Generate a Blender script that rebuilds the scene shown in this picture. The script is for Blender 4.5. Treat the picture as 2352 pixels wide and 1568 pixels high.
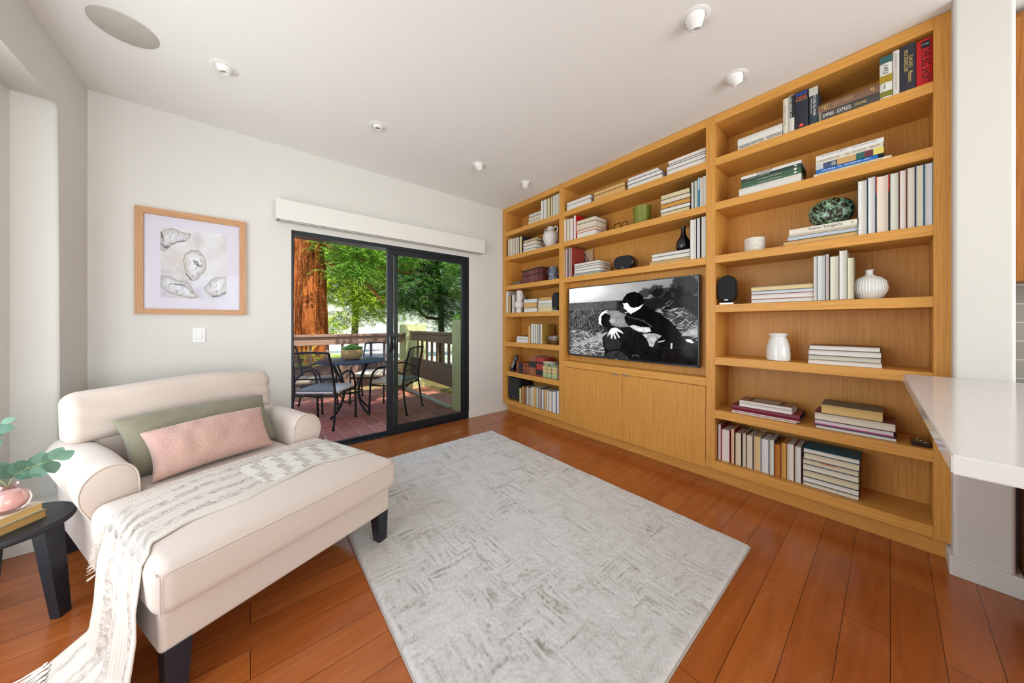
import bpy, bmesh, math, random
import numpy as np
from mathutils import Vector, Matrix, Euler
for o in list(bpy.data.objects): bpy.data.objects.remove(o)
scene = bpy.context.scene
COL = scene.collection
R = math.radians

# ------------------------------------------------------------------ camera
FPX, CXP, HYP, CAMZ = 722.7, 1176.0, 741.5, 1.197
YAW = math.atan(601/722.7)
cd = bpy.data.cameras.new('camera'); cam = bpy.data.objects.new('camera', cd); COL.objects.link(cam)
cd.sensor_width = 36; cd.lens = 36*FPX/2352; cd.shift_y = (HYP-784)/2352
cd.clip_start = .02; cd.clip_end = 200
cam.location = (0, 0, CAMZ); cam.rotation_euler = (R(90), 0, -YAW)
scene.camera = cam

# ------------------------------------------------------------------ view
scene.view_settings.view_transform = 'Standard'; scene.view_settings.look = 'None'
scene.view_settings.exposure = -0.088; scene.view_settings.gamma = 1; scene.view_settings.use_curve_mapping = False

# ------------------------------------------------------------------ world, sun, left window light, added fill lamps
world = bpy.data.worlds.new('sky'); scene.world = world; world.use_nodes = True
wn, wl = world.node_tree.nodes, world.node_tree.links
bg = wn['Background']; tc = wn.new('ShaderNodeTexCoord'); sp = wn.new('ShaderNodeSeparateXYZ'); rp = wn.new('ShaderNodeValToRGB')
wl.new(tc.outputs['Generated'], sp.inputs[0]); wl.new(sp.outputs['Z'], rp.inputs[0]); wl.new(rp.outputs[0], bg.inputs[0])
rp.color_ramp.elements[0].position = 0.0; rp.color_ramp.elements[0].color = (1, .98, .95, 1)
rp.color_ramp.elements[1].position = .55; rp.color_ramp.elements[1].color = (.38, .60, 1, 1)
bg.inputs[1].default_value = 1.9

def sun(energy, direction, color, angle):
    l = bpy.data.lights.new('sun', 'SUN'); l.energy = energy; l.color = color; l.angle = R(angle)
    o = bpy.data.objects.new('sun', l); COL.objects.link(o); o.location = (-4, 6, 8)
    o.rotation_euler = Vector(direction).to_track_quat('-Z', 'Y').to_euler()
sun(11.0, (-.12, .45, -.88), (1, .94, .82), .6)

def area(name, loc, direction, sx, sy, power, color=(1, 1, 1)):
    l = bpy.data.lights.new(name, 'AREA'); l.shape = 'RECTANGLE'; l.size = sx; l.size_y = sy; l.energy = power; l.color = color
    o = bpy.data.objects.new(name, l); COL.objects.link(o); o.location = loc
    o.rotation_euler = Vector(direction).to_track_quat('-Z', 'Z').to_euler()
    return o
area('added_rear_fill', (.9, -4.02, 1.4), (0, 1, .36), 3.2, 2.2, 195, (.89, .94, 1))  # added fill behind the camera, set in an unseen window opening
area('daylight_left_window', (-1.0, 1.55, 1.35), (1, 0, .02), 2.3, 2.0, 50, (.90, .94, 1))
area('added_kitchen_fill', (3.12, -3.2, 1.6), (-1, .5, .3), 1.4, 1.4, 75, (.88, .94, 1))  # added fill lamp on the kitchen side; no window is built there

# ------------------------------------------------------------------ colour and materials
def lin(h):
    v = [int(h[i:i+2], 16)/255 for i in (0, 2, 4)]
    return tuple(c/12.92 if c <= .04045 else ((c+.055)/1.055)**2.4 for c in v)+(1,)
class NB:                                        # small node-tree writer
    def __init__(s, name):
        s.m = bpy.data.materials.new(name); s.m.use_nodes = True; s.t = s.m.node_tree; s.p = s.t.nodes['Principled BSDF']
        s.out = s.t.nodes['Material Output']
    def n(s, typ, **kw):
        nd = s.t.nodes.new(typ)
        for k, v in kw.items():
            if k[0] == '_': nd.inputs[k[1:].replace('_', ' ')].default_value = v
            else: setattr(nd, k, v)
        return nd
    def l(s, a, b): s.t.links.new(a, b)
    def pos(s, scale=(1, 1, 1), rot=(0, 0, 0), obj=False):
        m = s.n('ShaderNodeMapping'); m.inputs['Scale'].default_value = scale; m.inputs['Rotation'].default_value = rot
        if obj: s.l(s.n('ShaderNodeTexCoord').outputs['Object'], m.inputs[0])
        else: s.l(s.n('ShaderNodeNewGeometry').outputs['Position'], m.inputs[0])
        return m.outputs[0]
    def noise(s, vec, scale, detail=4, rough=.6, dist=0):
        t = s.n('ShaderNodeTexNoise'); s.l(vec, t.inputs['Vector']); t.inputs['Scale'].default_value = scale
        t.inputs['Detail'].default_value = detail; t.inputs['Roughness'].default_value = rough; t.inputs['Distortion'].default_value = dist
        return t.outputs['Fac']
    def ramp(s, fac, stops):
        r = s.n('ShaderNodeValToRGB'); s.l(fac, r.inputs[0]); e = r.color_ramp.elements
        while len(e) < len(stops): e.new(.5)
        for q, (p, c) in zip(e, stops): q.position = p; q.color = lin(c) if isinstance(c, str) else (c, c, c, 1)
        return r.outputs[0]
    def mix(s, fac, a, b, mode='MIX'):
        m = s.n('ShaderNodeMix', data_type='RGBA', blend_type=mode)
        for sock, v in ((m.inputs[0], fac), (m.inputs[6], a), (m.inputs[7], b)):
            if isinstance(v, (int, float)): sock.default_value = v
            elif isinstance(v, str): sock.default_value = lin(v)
            else: s.l(v, sock)
        return m.outputs[2]
    def math(s, op, a, b=0.0):
        m = s.n('ShaderNodeMath', operation=op)
        for sock, v in ((m.inputs[0], a), (m.inputs[1], b)):
            if isinstance(v, (int, float)): sock.default_value = v
            else: s.l(v, sock)
        return m.outputs[0]
    def bump(s, h, strength=.3, dist=.002, prev=None):
        b = s.n('ShaderNodeBump'); b.inputs['Strength'].default_value = strength; b.inputs['Distance'].default_value = dist
        s.l(h, b.inputs['Height'])
        if prev: s.l(prev, b.inputs['Normal'])
        s.l(b.outputs[0], s.p.inputs['Normal']); return b.outputs[0]
    def base(s, c):
        if isinstance(c, str): s.p.inputs['Base Color'].default_value = lin(c)
        else: s.l(c, s.p.inputs['Base Color'])
    def rough(s, r, spec=.5):
        if isinstance(r, (int, float)): s.p.inputs['Roughness'].default_value = r
        else: s.l(r, s.p.inputs['Roughness'])
        s.p.inputs['Specular IOR Level'].default_value = spec
_m = {}
def plain(h, rough=.6, metal=0, spec=.4, nscale=60, amt=.12):
    k = (h, rough, metal)
    if k in _m: return _m[k]
    b = NB('surface_'+h); v = b.pos(); n = b.noise(v, nscale, 2)
    c = b.mix(b.math('MULTIPLY', n, amt), h, b.mix(.5, h, '000000')); b.base(c); b.rough(rough, spec); b.p.inputs['Metallic'].default_value = metal
    _m[k] = b.m; return b.m
def wood(name, axis, light, mid, dark, rough=.42, scale=1.0, board=None):
    b = NB(name); sc = [120*scale]*3; sc[axis] = 3*scale
    v = b.pos(sc); n = b.noise(v, 1, 5, .65, .3)
    sc2 = [5*scale]*3; sc2[axis] = .5*scale; n2 = b.noise(b.pos(sc2), 1, 2, .5, .4)
    sc3 = [260*scale]*3; sc3[axis] = 9*scale; n3 = b.noise(b.pos(sc3), 1, 3, .7)
    c = b.ramp(n, [(.30, dark), (.5, mid), (.72, light)])
    c = b.mix(b.math('MULTIPLY', b.math('SUBTRACT', n2, .3), .55), c, mid)
    c = b.mix(b.math('MULTIPLY', b.math('GREATER_THAN', n3, .60), .30), c, dark)
    b.base(c); b.rough(rough, .35); b.bump(n3, .12, .0006); return b.m
OAK = ('DCA254', 'CE9244', 'BA7E36')
oak_z = wood('oak_grain_vertical', 2, *OAK); oak_y = wood('oak_grain_horizontal', 1, 'E2A856', 'D49848', 'BE843A')
frame_oak = wood('pale_oak_frame', 2, 'CFA27A', 'BE8F66', 'A67850', .5, 1.2); frame_oak_h = wood('pale_oak_frame_horizontal', 0, 'CFA27A', 'BE8F66', 'A67850', .5, 1.2)
kitchen_wood = wood('kitchen_cabinet_wood', 2, 'B87838', 'A5682C', '8A5220'); deck_wood = wood('weathered_rail_wood', 0, '9A7E6C', '8A6E5E', '6E5648', .8, .6)
deck_wood_y = wood('weathered_rail_wood_side', 1, '9A7E6C', '8A6E5E', '6E5648', .8, .6)

def wall_mat():
    b = NB('warm_white_wall_paint'); n = b.noise(b.pos(), 160, 3, .7)
    b.base('D6D2CB'); b.rough(.75, .25); b.bump(n, .10, .001); return b.m
wallm = wall_mat(); trimm = plain('DEDAD2', .45, spec=.4, amt=.03); ceilm = plain('ECEAE6', .8, spec=.2, amt=.03)
def floor_mat():
    b = NB('cherry_plank_floor'); v = b.pos()
    br = b.n('ShaderNodeTexBrick', offset=.37, offset_frequency=2, squash=1, squash_frequency=2); b.l(v, br.inputs['Vector'])
    br.inputs['Scale'].default_value = 1; br.inputs['Brick Width'].default_value = 1.15; br.inputs['Row Height'].default_value = .125
    br.inputs['Mortar Size'].default_value = .0011; br.inputs['Mortar Smooth'].default_value = .1; br.inputs['Bias'].default_value = 0
    br.inputs['Color1'].default_value = (.15, .15, .15, 1); br.inputs['Color2'].default_value = (.85, .85, .85, 1); br.inputs['Mortar'].default_value = (0, 0, 0, 1)
    n = b.noise(b.pos((2.5, 26, 10)), 1, 5, .6, .6); n2 = b.noise(b.pos((1.6, 5, 5)), 1, 3, .55, .8)
    c = b.ramp(n, [(.25, '8C4416'), (.5, 'AA5A24'), (.8, 'C07238')])
    c = b.mix(b.math('MULTIPLY', b.math('GREATER_THAN', n2, .58), .20), c, '84441C')
    c = b.mix(.45, c, b.ramp(br.outputs['Color'], [(0, '884216'), (1, 'C07034')]))
    c = b.mix(br.outputs['Fac'], c, '3E1A08')
    b.base(c); b.rough(b.ramp(n, [(.2, .20), (.9, .32)]), .5); b.bump(b.math('SUBTRACT', n, b.math('MULTIPLY', br.outputs['Fac'], 3)), .10, .002)
    b.p.inputs['Coat Weight'].default_value = .25; b.p.inputs['Coat Roughness'].default_value = .12; return b.m
floorm = floor_mat()
def rug_mat():
    b = NB('cream_cut_pile_rug'); v = b.pos()
    at = b.n('ShaderNodeAttribute', attribute_name='carve'); n = b.noise(v, 260, 4, .8); n2 = b.noise(v, 5, 3, .5)
    c = b.ramp(at.outputs['Fac'], [(.0, '92887E'), (.35, 'C4BDB3'), (.60, 'E6E2DB'), (.95, 'F8F5F0')])
    c = b.mix(b.math('MULTIPLY', n2, .15), c, 'CEC6BC'); c = b.mix(b.math('MULTIPLY', b.math('GREATER_THAN', n, .57), .24), c, b.mix(.5, c, '6A625A'))
    b.base(c); b.rough(.95, .1); b.bump(n, .9, .006); b.p.inputs['Sheen Weight'].default_value = .2; return b.m
def fabric(name, h, scale=900, strength=.3, dark='000000', amt=.18, big=0):
    b = NB(name); v = b.pos(obj=True); n = b.noise(v, scale, 2, .8); n2 = b.noise(v, 9, 3, .6)
    c = b.mix(b.math('MULTIPLY', n, amt), h, b.mix(.35, h, dark)); b.base(c); b.rough(.9, .15); p = b.bump(n, strength, .0012)
    if big: b.bump(b.noise(v, big, 3, .7), .8, .006, p)
    b.p.inputs['Sheen Weight'].default_value = .25; return b.m
sofa_m = fabric('cream_linen', 'CDBDB0'); green_m = fabric('sage_boucle', '8A826A', 120, 1.0, amt=1.0, big=110, dark='15140A'); pink_m = fabric('blush_crinkle_weave', 'C6A092', 200, .9, amt=.6, big=75)
satin_green = fabric('green_satin', '7C8060', 600, .1); pad_m = fabric('patio_pad_weave', 'E4DEDE', 250, .5, amt=.2, dark='3A3A50'); pad_tan = fabric('beige_patio_pad', 'CDBBA2', 250, .3)
black_wood = plain('24262B', .5, amt=.5, nscale=200); black_metal = plain('26282C', .35, .6, amt=.2); door_black = plain('1C2026', .4, .3, amt=.1)
sofa_leg_m = plain('22222A', .4, amt=.2); speaker_m = fabric('black_speaker_cloth', '26272C', 2000, .4); gloss_black = plain('121218', .15, spec=.7, amt=.05)
steel = plain('B8B8B8', .3, .9, amt=.05); white_m = plain('E6E4E0', .4, amt=.03); white_cer = plain('E6E6E4', .12, spec=.6, amt=.02); matte_white = plain('DED9D4', .7, amt=.06, nscale=200)
gold = plain('8A6428', .25, .95, amt=.1); quartz = plain('DEDCDA', .12, spec=.6, amt=.04, nscale=300)
def glassmat(name, tint, fres=.5, rough=.01):
    b = NB(name); tr = b.n('ShaderNodeBsdfTransparent'); tr.inputs[0].default_value = lin(tint); g = b.n('ShaderNodeBsdfGlossy'); g.inputs['Roughness'].default_value = rough
    lw = b.n('ShaderNodeLayerWeight'); lw.inputs[0].default_value = .25; mx = b.n('ShaderNodeMixShader')
    b.l(b.math('MULTIPLY', lw.outputs['Fresnel'], fres), mx.inputs[0]); b.l(tr.outputs[0], mx.inputs[1]); b.l(g.outputs[0], mx.inputs[2]); b.l(mx.outputs[0], b.out.inputs[0]); return b.m
door_glass = glassmat('tinted_door_glass', 'E2E8E0', .35); clear_glass = glassmat('clear_window_glass', 'F0F6F4'); picture_glass = glassmat('picture_glass', 'FAFAFC', .35, .03)
pink_glass = glassmat('pink_vase_glass', 'FBF0EE', .5)
green_glass = plain('8E962E', .35, amt=.1); green_glass.node_tree.nodes['Principled BSDF'].inputs['Transmission Weight'].default_value = .35
def page_mat(h, lay):
    k = ('pg', h, lay)
    if k in _m: return _m[k]
    b = NB('book_pages_'+h); sc = (8, 1500, 8) if not lay else (8, 8, 1500)
    n = b.noise(b.pos(sc), 1, 2, .6); c = b.mix(b.math('MULTIPLY', n, .35), h, b.mix(.35, h, '5A4020')); b.base(c); b.rough(.85, .15); b.bump(n, .25, .0004); _m[k] = b.m; return b.m
def cover_mat(h):
    return plain(h, .45, amt=.15, nscale=90)

# ------------------------------------------------------------------ mesh helpers
def mesh_obj(name, verts, faces, m, parent=None, smooth=False, loc=None):
    me = bpy.data.meshes.new(name); me.from_pydata([tuple(v) for v in verts], [], faces); me.update()
    o = bpy.data.objects.new(name, me); COL.objects.link(o)
    for q in (m if isinstance(m, (list, tuple)) else [m]): me.materials.append(q)
    if smooth: me.polygons.foreach_set('use_smooth', [True]*len(me.polygons))
    if parent:
        o.parent = parent
        if loc is None: o.matrix_parent_inverse = parent.matrix_basis.inverted()
        else: o.location = loc
    elif loc is not None: o.location = loc
    return o
class MB:
    def __init__(s): s.v = []; s.f = []; s.mi = []
    def add(s, vs, fs, mi=0):
        k = len(s.v); s.v += [tuple(q) for q in vs]; s.f += [tuple(i+k for i in f) for f in fs]; s.mi += [mi]*len(fs); return s
    def box(s, x0, x1, y0, y1, z0, z1, mi=0, M=None):
        vs = [Vector((x, y, z)) for z in (z0, z1) for y in (y0, y1) for x in (x0, x1)]
        if M is not None: vs = [M @ v for v in vs]
        return s.add(vs, [(0, 2, 3, 1), (4, 5, 7, 6), (0, 1, 5, 4), (2, 6, 7, 3), (0, 4, 6, 2), (1, 3, 7, 5)], mi)
    def bevbox(s, x0, x1, y0, y1, z0, z1, b=.003, seg=2, mi=0, M=None):
        bm = bmesh.new(); bmesh.ops.create_cube(bm, size=1)
        for v in bm.verts: v.co = Vector(((x0+x1)/2+v.co.x*(x1-x0), (y0+y1)/2+v.co.y*(y1-y0), (z0+z1)/2+v.co.z*(z1-z0)))
        bmesh.ops.bevel(bm, geom=bm.edges[:], offset=b, segments=seg, affect='EDGES', profile=.5)
        bm.verts.index_update(); vs = [v.co.copy() for v in bm.verts]; fs = [[v.index for v in f.verts] for f in bm.faces]; bm.free()
        if M is not None: vs = [M @ v for v in vs]
        return s.add(vs, fs, mi)
    def tube(s, pts, r, seg=8, mi=0, cap=True):
        pts = [Vector(p) for p in pts]; n = len(pts); rs = r if isinstance(r, (list, tuple)) else [r]*n
        t = [(pts[min(i+1, n-1)]-pts[max(i-1, 0)]).normalized() for i in range(n)]
        a = Vector((0, 0, 1)) if abs(t[0].z) < .9 else Vector((1, 0, 0)); u = (a-t[0]*a.dot(t[0])).normalized(); vs = []
        for i in range(n):
            u = (u-t[i]*u.dot(t[i])).normalized(); w = t[i].cross(u)
            vs += [pts[i]+(u*math.cos(6.28318*k/seg)+w*math.sin(6.28318*k/seg))*rs[i] for k in range(seg)]
        fs = [(i*seg+k, i*seg+(k+1) % seg, (i+1)*seg+(k+1) % seg, (i+1)*seg+k) for i in range(n-1) for k in range(seg)]
        if cap: fs += [tuple(range(seg))[::-1], tuple(range((n-1)*seg, n*seg))]
        return s.add(vs, fs, mi)
    def lathe(s, prof, c=(0, 0, 0), seg=40, mi=0, fn=None, cap=True):
        vs = []
        for (r, z) in prof:
            for k in range(seg):
                a = 6.28318*k/seg; q = r if fn is None else fn(r, z, a); vs.append((c[0]+q*math.cos(a), c[1]+q*math.sin(a), c[2]+z))
        n = len(prof); fs = [(i*seg+k, i*seg+(k+1) % seg, (i+1)*seg+(k+1) % seg, (i+1)*seg+k) for i in range(n-1) for k in range(seg)]
        if cap: fs += [tuple(range(seg))[::-1], tuple(range((n-1)*seg, n*seg))]
        return s.add(vs, fs, mi)
    def prism(s, poly, h0, h1, fn, mi=0):        # poly of (a,b); fn(a,b,h) -> point
        n = len(poly); vs = [fn(a, b, h0) for a, b in poly]+[fn(a, b, h1) for a, b in poly]
        return s.add(vs, [tuple(range(n))[::-1], tuple(range(n, 2*n))]+[(i, (i+1) % n, n+(i+1) % n, n+i) for i in range(n)], mi)
    def build(s, name, m, parent=None, smooth=False, loc=None):
        o = mesh_obj(name, s.v, s.f, m, parent, smooth, loc)
        if any(s.mi): o.data.polygons.foreach_set('material_index', s.mi)
        bm = bmesh.new(); bm.from_mesh(o.data); bmesh.ops.recalc_face_normals(bm, faces=bm.faces); bm.to_mesh(o.data); bm.free()
        if smooth: o.data.set_sharp_from_angle(angle=R(40))
        return o
def rbox(hx, hy, hz, r, n=10, k=5, fn=None, c=(0, 0, 0)):      # rounded box lattice with an optional shaping function
    def cs(h):
        out = [-h+r-r*math.tan(R(45)*(1-i/k)) for i in range(k)]; inner = np.linspace(-h+r, h-r, n+1).tolist()
        return out+inner+[-q for q in out[::-1]]
    H = (hx, hy, hz); L = [cs(h) for h in H]; idx = {}; vs = []; fs = []
    def vid(p):
        key = tuple(round(q, 6) for q in p)
        if key not in idx:
            q = [max(-H[i]+r, min(H[i]-r, p[i])) for i in range(3)]; d = Vector([p[i]-q[i] for i in range(3)])
            w = Vector(q)+(d.normalized()*r if d.length > 1e-9 else d)
            idx[key] = len(vs); vs.append(w)
        return idx[key]
    for ax in range(3):
        a, b_ = [i for i in range(3) if i != ax]
        for sgn in (-1, 1):
            for i in range(len(L[a])-1):
                for j in range(len(L[b_])-1):
                    q = []
                    for (ii, jj) in ((i, j), (i+1, j), (i+1, j+1), (i, j+1)):
                        p = [0, 0, 0]; p[ax] = sgn*H[ax]; p[a] = L[a][ii]; p[b_] = L[b_][jj]; q.append(vid(p))
                    fs.append(tuple(q))
    if fn: vs = [Vector(fn(v)) for v in vs]
    return [Vector(v)+Vector(c) for v in vs], fs
def tag(o, label=None, cat=None, group=None, kind=None):
    if label: o['label'] = label
    if cat: o['category'] = cat
    if group: o['group'] = group
    if kind: o['kind'] = kind
    return o
def empty(name, loc, label=None, cat=None, group=None, kind=None, rz=0):
    o = bpy.data.objects.new(name, None); COL.objects.link(o); o.location = loc; o.rotation_euler = (0, 0, rz); o.empty_display_size = .1
    return tag(o, label, cat, group, kind)
def copy_tree(o, parent=None):
    c = o.copy(); COL.objects.link(c); c.parent = parent
    if parent: c.matrix_parent_inverse = o.matrix_parent_inverse.copy()
    for ch in list(o.children): copy_tree(ch, c)
    return c
def text_mesh(name, s, h, m, parent, M, wmax=None, hfit=True, shear=0, depth=.0002):
    cu = bpy.data.curves.new(name, 'FONT'); cu.body = s; cu.size = 1; cu.align_x = 'CENTER'; cu.align_y = 'CENTER'; cu.shear = shear; cu.resolution_u = 3
    t = bpy.data.objects.new(name+'_tmp', cu); COL.objects.link(t); bpy.context.view_layer.update()
    me = bpy.data.meshes.new_from_object(t.evaluated_get(bpy.context.evaluated_depsgraph_get())); bpy.data.objects.remove(t); bpy.data.curves.remove(cu)
    vs = np.array([v.co[:] for v in me.vertices]); lo, hi = vs.min(0), vs.max(0); vs = vs-(lo+hi)/2; k = h/(hi[1]-lo[1]); kx = k
    if wmax: kx = wmax/(hi[0]-lo[0])
    vs[:, 0] *= kx; vs[:, 1] *= k; vs[:, 2] = 0
    pts = [M @ Vector(v) for v in vs]; fs = [tuple(p.vertices) for p in me.polygons]; bpy.data.meshes.remove(me)
    return mesh_obj(name, pts, fs, m, parent)

# ------------------------------------------------------------------ the room
def struct(name, mb, m, parent=None, smooth=False):
    o = mb.build(name, m, parent, smooth)
    if not parent: o['kind'] = 'structure'
    return o
CEIL = 2.74; LW = -.827; BW = 3.39; XS = 2.65
struct('floor', MB().box(-1.2, 3.4, -4.3, 3.42, -.06, 0), floorm)
struct('ceiling', MB().box(-1.2, 3.4, -4.3, 3.6, CEIL, CEIL+.1), ceilm)
w = MB().box(LW-.16, .279, BW, 3.56, 0, CEIL).box(2.116, 3.2, BW, 3.56, 0, CEIL).box(.279, 2.116, BW, 3.56, 2.022, CEIL)
struct('wall_back', w, wallm)
bm = bmesh.new(); pf = [(-4.3, -.02), (-4.3, CEIL+.02), (BW+.1, CEIL+.02), (BW+.1, -.02), (3.0, -.02), (3.0, 2.44), (.25, 2.44), (.25, -.02)]
va_ = [bm.verts.new((LW, y, z)) for y, z in pf]; vb_ = [bm.verts.new((LW-.16, y, z)) for y, z in pf]; bm.faces.new(va_); bm.faces.new(vb_[::-1])
for i in range(8): bm.faces.new((va_[i], vb_[i], vb_[(i+1) % 8], va_[(i+1) % 8]))
op = [e_ for e_ in bm.edges if all(v_ in va_[4:8] for v_ in e_.verts) and e_.verts[0].co.z+e_.verts[1].co.z > 0]
bmesh.ops.bevel(bm, geom=op, offset=.024, segments=8, affect='EDGES', profile=.5); bm.verts.index_update()
w = MB().add([v_.co.copy() for v_ in bm.verts], [[v_.index for v_ in f_.verts] for f_ in bm.faces]); bm.free()
struct('wall_left', w, wallm)
struct('wall_rear', MB().box(-1.1, -.7, -4.15, -4.0, 0, CEIL).box(2.5, 3.3, -4.15, -4.0, 0, CEIL).box(-.7, 2.5, -4.15, -4.0, 0, .3).box(-.7, 2.5, -4.15, -4.0, 2.5, CEIL), wallm)
struct('wall_right', MB().box(2.968, 3.19, -.19, BW, 0, CEIL).bevbox(2.575, 3.19, -.353, -.191, -.02, CEIL+.02, .014, 5).box(3.19, 3.3, -4.15, -.353, 0, CEIL), wallm)
# tiled kitchen wall seen past the column
def tile_mat():
    b = NB('grey_subway_tile'); br = b.n('ShaderNodeTexBrick', offset=.5); b.l(b.pos(rot=(R(90), 0, R(90))), br.inputs['Vector'])
    m2 = b.n('ShaderNodeMapping'); cx = b.n('ShaderNodeCombineXYZ'); sx = b.n('ShaderNodeSeparateXYZ'); b.l(b.n('ShaderNodeNewGeometry').outputs['Position'], sx.inputs[0])
    b.l(sx.outputs['Y'], cx.inputs[0]); b.l(sx.outputs['Z'], cx.inputs[1]); b.l(cx.outputs[0], br.inputs['Vector'])
    br.inputs['Scale'].default_value = 1; br.inputs['Brick Width'].default_value = .6; br.inputs['Row Height'].default_value = .1; br.inputs['Mortar Size'].default_value = .003
    br.inputs['Color1'].default_value = lin('9E9A92'); br.inputs['Color2'].default_value = lin('B0ACA2'); br.inputs['Mortar'].default_value = lin('D8D6D0')
    b.base(br.outputs['Color']); b.rough(.3); return b.m
o = MB().box(3.175, 3.189, -2.6, -.355, 0, 1.41).build('tile_backsplash', tile_mat()); tag(o, 'grey tiled backsplash below the wood cabinets past the white column', 'backsplash')
kc = empty('kitchen_wall_cabinet', (3.02, -1.4, 1.4), 'tall brown wood wall cabinet seen past the white column', 'cabinet')
MB().box(2.88, 3.172, -2.6, -.37, 1.41, CEIL-.03).build('body', kitchen_wood, kc)
for k in range(4): MB().bevbox(2.858, 2.879, -.37-.45*(k+1)+.003, -.37-.45*k, 1.4, CEIL-.06, .002).build('door', kitchen_wood, kc)
# baseboards and trim
def board(x0, x1, y0, y1, h=.092): return MB().bevbox(x0, x1, y0, y1, 0, h, .003)
struct('baseboard_back', MB().bevbox(2.108, 2.735, 3.378, BW, 0, .092, .003).bevbox(LW, .283, 3.378, BW, 0, .092, .003), trimm)
struct('baseboard_right', MB().bevbox(2.56, 2.735, -.374, -.18, 0, .092, .004), trimm)
struct('baseboard_left', MB().bevbox(LW, LW+.012, 3.0, 3.378, 0, .092, .003).bevbox(LW, LW+.012, -3.9, .25, 0, .092, .003), trimm)
struct('trim_1', MB().bevbox(-.985, LW+.055, 2.862, 2.999, 0, .24, .004), trimm)
# left window (its casing shows at the edge of the photograph)
wf = empty('window_1', (-1.02, 1.57, 0), kind='structure')
f = MB().bevbox(-1.03, -.986, 2.80, 3.01, 0, 2.45, .002).bevbox(-1.03, -.988, .25, .40, 0, 2.44, .004).bevbox(-1.03, -.988, .4, 2.80, 2.30, 2.44, .004).bevbox(-1.03, -.988, .4, 2.8, 0, .3, .004).box(-1.025, -.995, 1.57, 1.63, .3, 2.3)
f.build('frame', trimm, wf); MB().box(-1.014, -1.010, .4, 2.8, .3, 2.3).build('pane', clear_glass, wf)
wr = empty('window_2', (.9, -4.08, 0), kind='structure')  # unseen window behind the camera, added to let light into the room
f = MB()
for x in (-.7, .9, 2.44): f.bevbox(x, x+.06, -4.11, -4.05, .3, 2.5, .003)
f.bevbox(-.7, 2.5, -4.11, -4.05, .3, .36, .003).bevbox(-.7, 2.5, -4.11, -4.05, 2.44, 2.5, .003); f.build('frame', trimm, wr)
MB().box(-.7, 2.5, -4.082, -4.078, .3, 2.5).build('pane', clear_glass, wr)

# ------------------------------------------------------------------ sliding patio door
dr = empty('door_1', (1.2, 3.46, 0), kind='structure')
X0, X1, ZT = .279, 2.116, 2.022
MB().bevbox(X0, X0+.018, 3.392, 3.55, .0, ZT, .002).bevbox(X1-.028, X1, 3.392, 3.55, 0, ZT, .002).bevbox(X0+.0185, X1-.0285, 3.392, 3.55, ZT-.036, ZT, .002)\
  .bevbox(X0+.0185, X1-.0285, 3.392, 3.55, -.01, .012, .002).box(X0, X1, 3.425, 3.43, .01, .022).box(X0, X1, 3.47, 3.475, .01, .022).bevbox(.49, .60, 3.388, 3.40, ZT-.046, ZT-.008, .002).build('frame', door_black, dr)
def sash(name, x0, x1, y0, y1, sw, zt, zb):
    p = MB().bevbox(x0, x0+sw, y0, y1, zb, zt, .003).bevbox(x1-sw, x1, y0, y1, zb, zt, .003).bevbox(x0+sw, x1-sw, y0, y1, zt-.062, zt, .003).bevbox(x0+sw, x1-sw, y0, y1, zb, zb+.075, .003).build(name, door_black, dr)
    MB().box(x0+sw-.004, x1-sw+.004, (y0+y1)/2-.003, (y0+y1)/2+.003, zb+.07, zt-.058).build('glass', door_glass, p); return p
sl = sash('sliding_panel', 1.115, 2.088, 3.402, 3.440, .062, ZT-.03, .014)
MB().tube([(1.150, 3.403, .90), (1.150, 3.37, .905), (1.155, 3.345, .93), (1.16, 3.338, .99), (1.155, 3.345, 1.055), (1.150, 3.37, 1.082), (1.150, 3.403, 1.088)], .0095, 8).bevbox(1.132, 1.166, 3.392, 3.403, .885, 1.1, .003).bevbox(1.205, 1.216, 3.395, 3.403, .92, 1.06, .002).build('handle', gloss_black, sl, True)
p = MB().bevbox(1.205, 1.245, 3.452, 3.484, .014, ZT-.03, .002).bevbox(2.05, 2.088, 3.452, 3.484, .014, ZT-.03, .002).bevbox(1.245, 2.05, 3.452, 3.484, ZT-.07, ZT-.03, .002).bevbox(1.245, 2.05, 3.452, 3.484, .014, .05, .002).build('screen_frame', plain('54565A', .4, .3), dr)
# valance above the door
va = empty('window_valance', (1.22, 3.33, 2.06), 'long white boxed valance over the sliding patio door', 'valance')
MB().bevbox(.163, 2.285, 3.285, 3.297, 2.075, 2.245, .002).box(.163, .175, 3.297, BW, 2.075, 2.245).box(2.273, 2.285, 3.297, BW, 2.075, 2.245).box(.175, 2.273, 3.297, BW, 2.233, 2.245).build('cornice', trimm, va)
MB().tube([(.19, 3.345, 2.13), (2.26, 3.345, 2.13)], .03, 16).bevbox(.19, 2.26, 3.315, 3.33, 2.07, 2.095, .003).build('roller_blind', plain('C8C4BC', .6), va, True)

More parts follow.
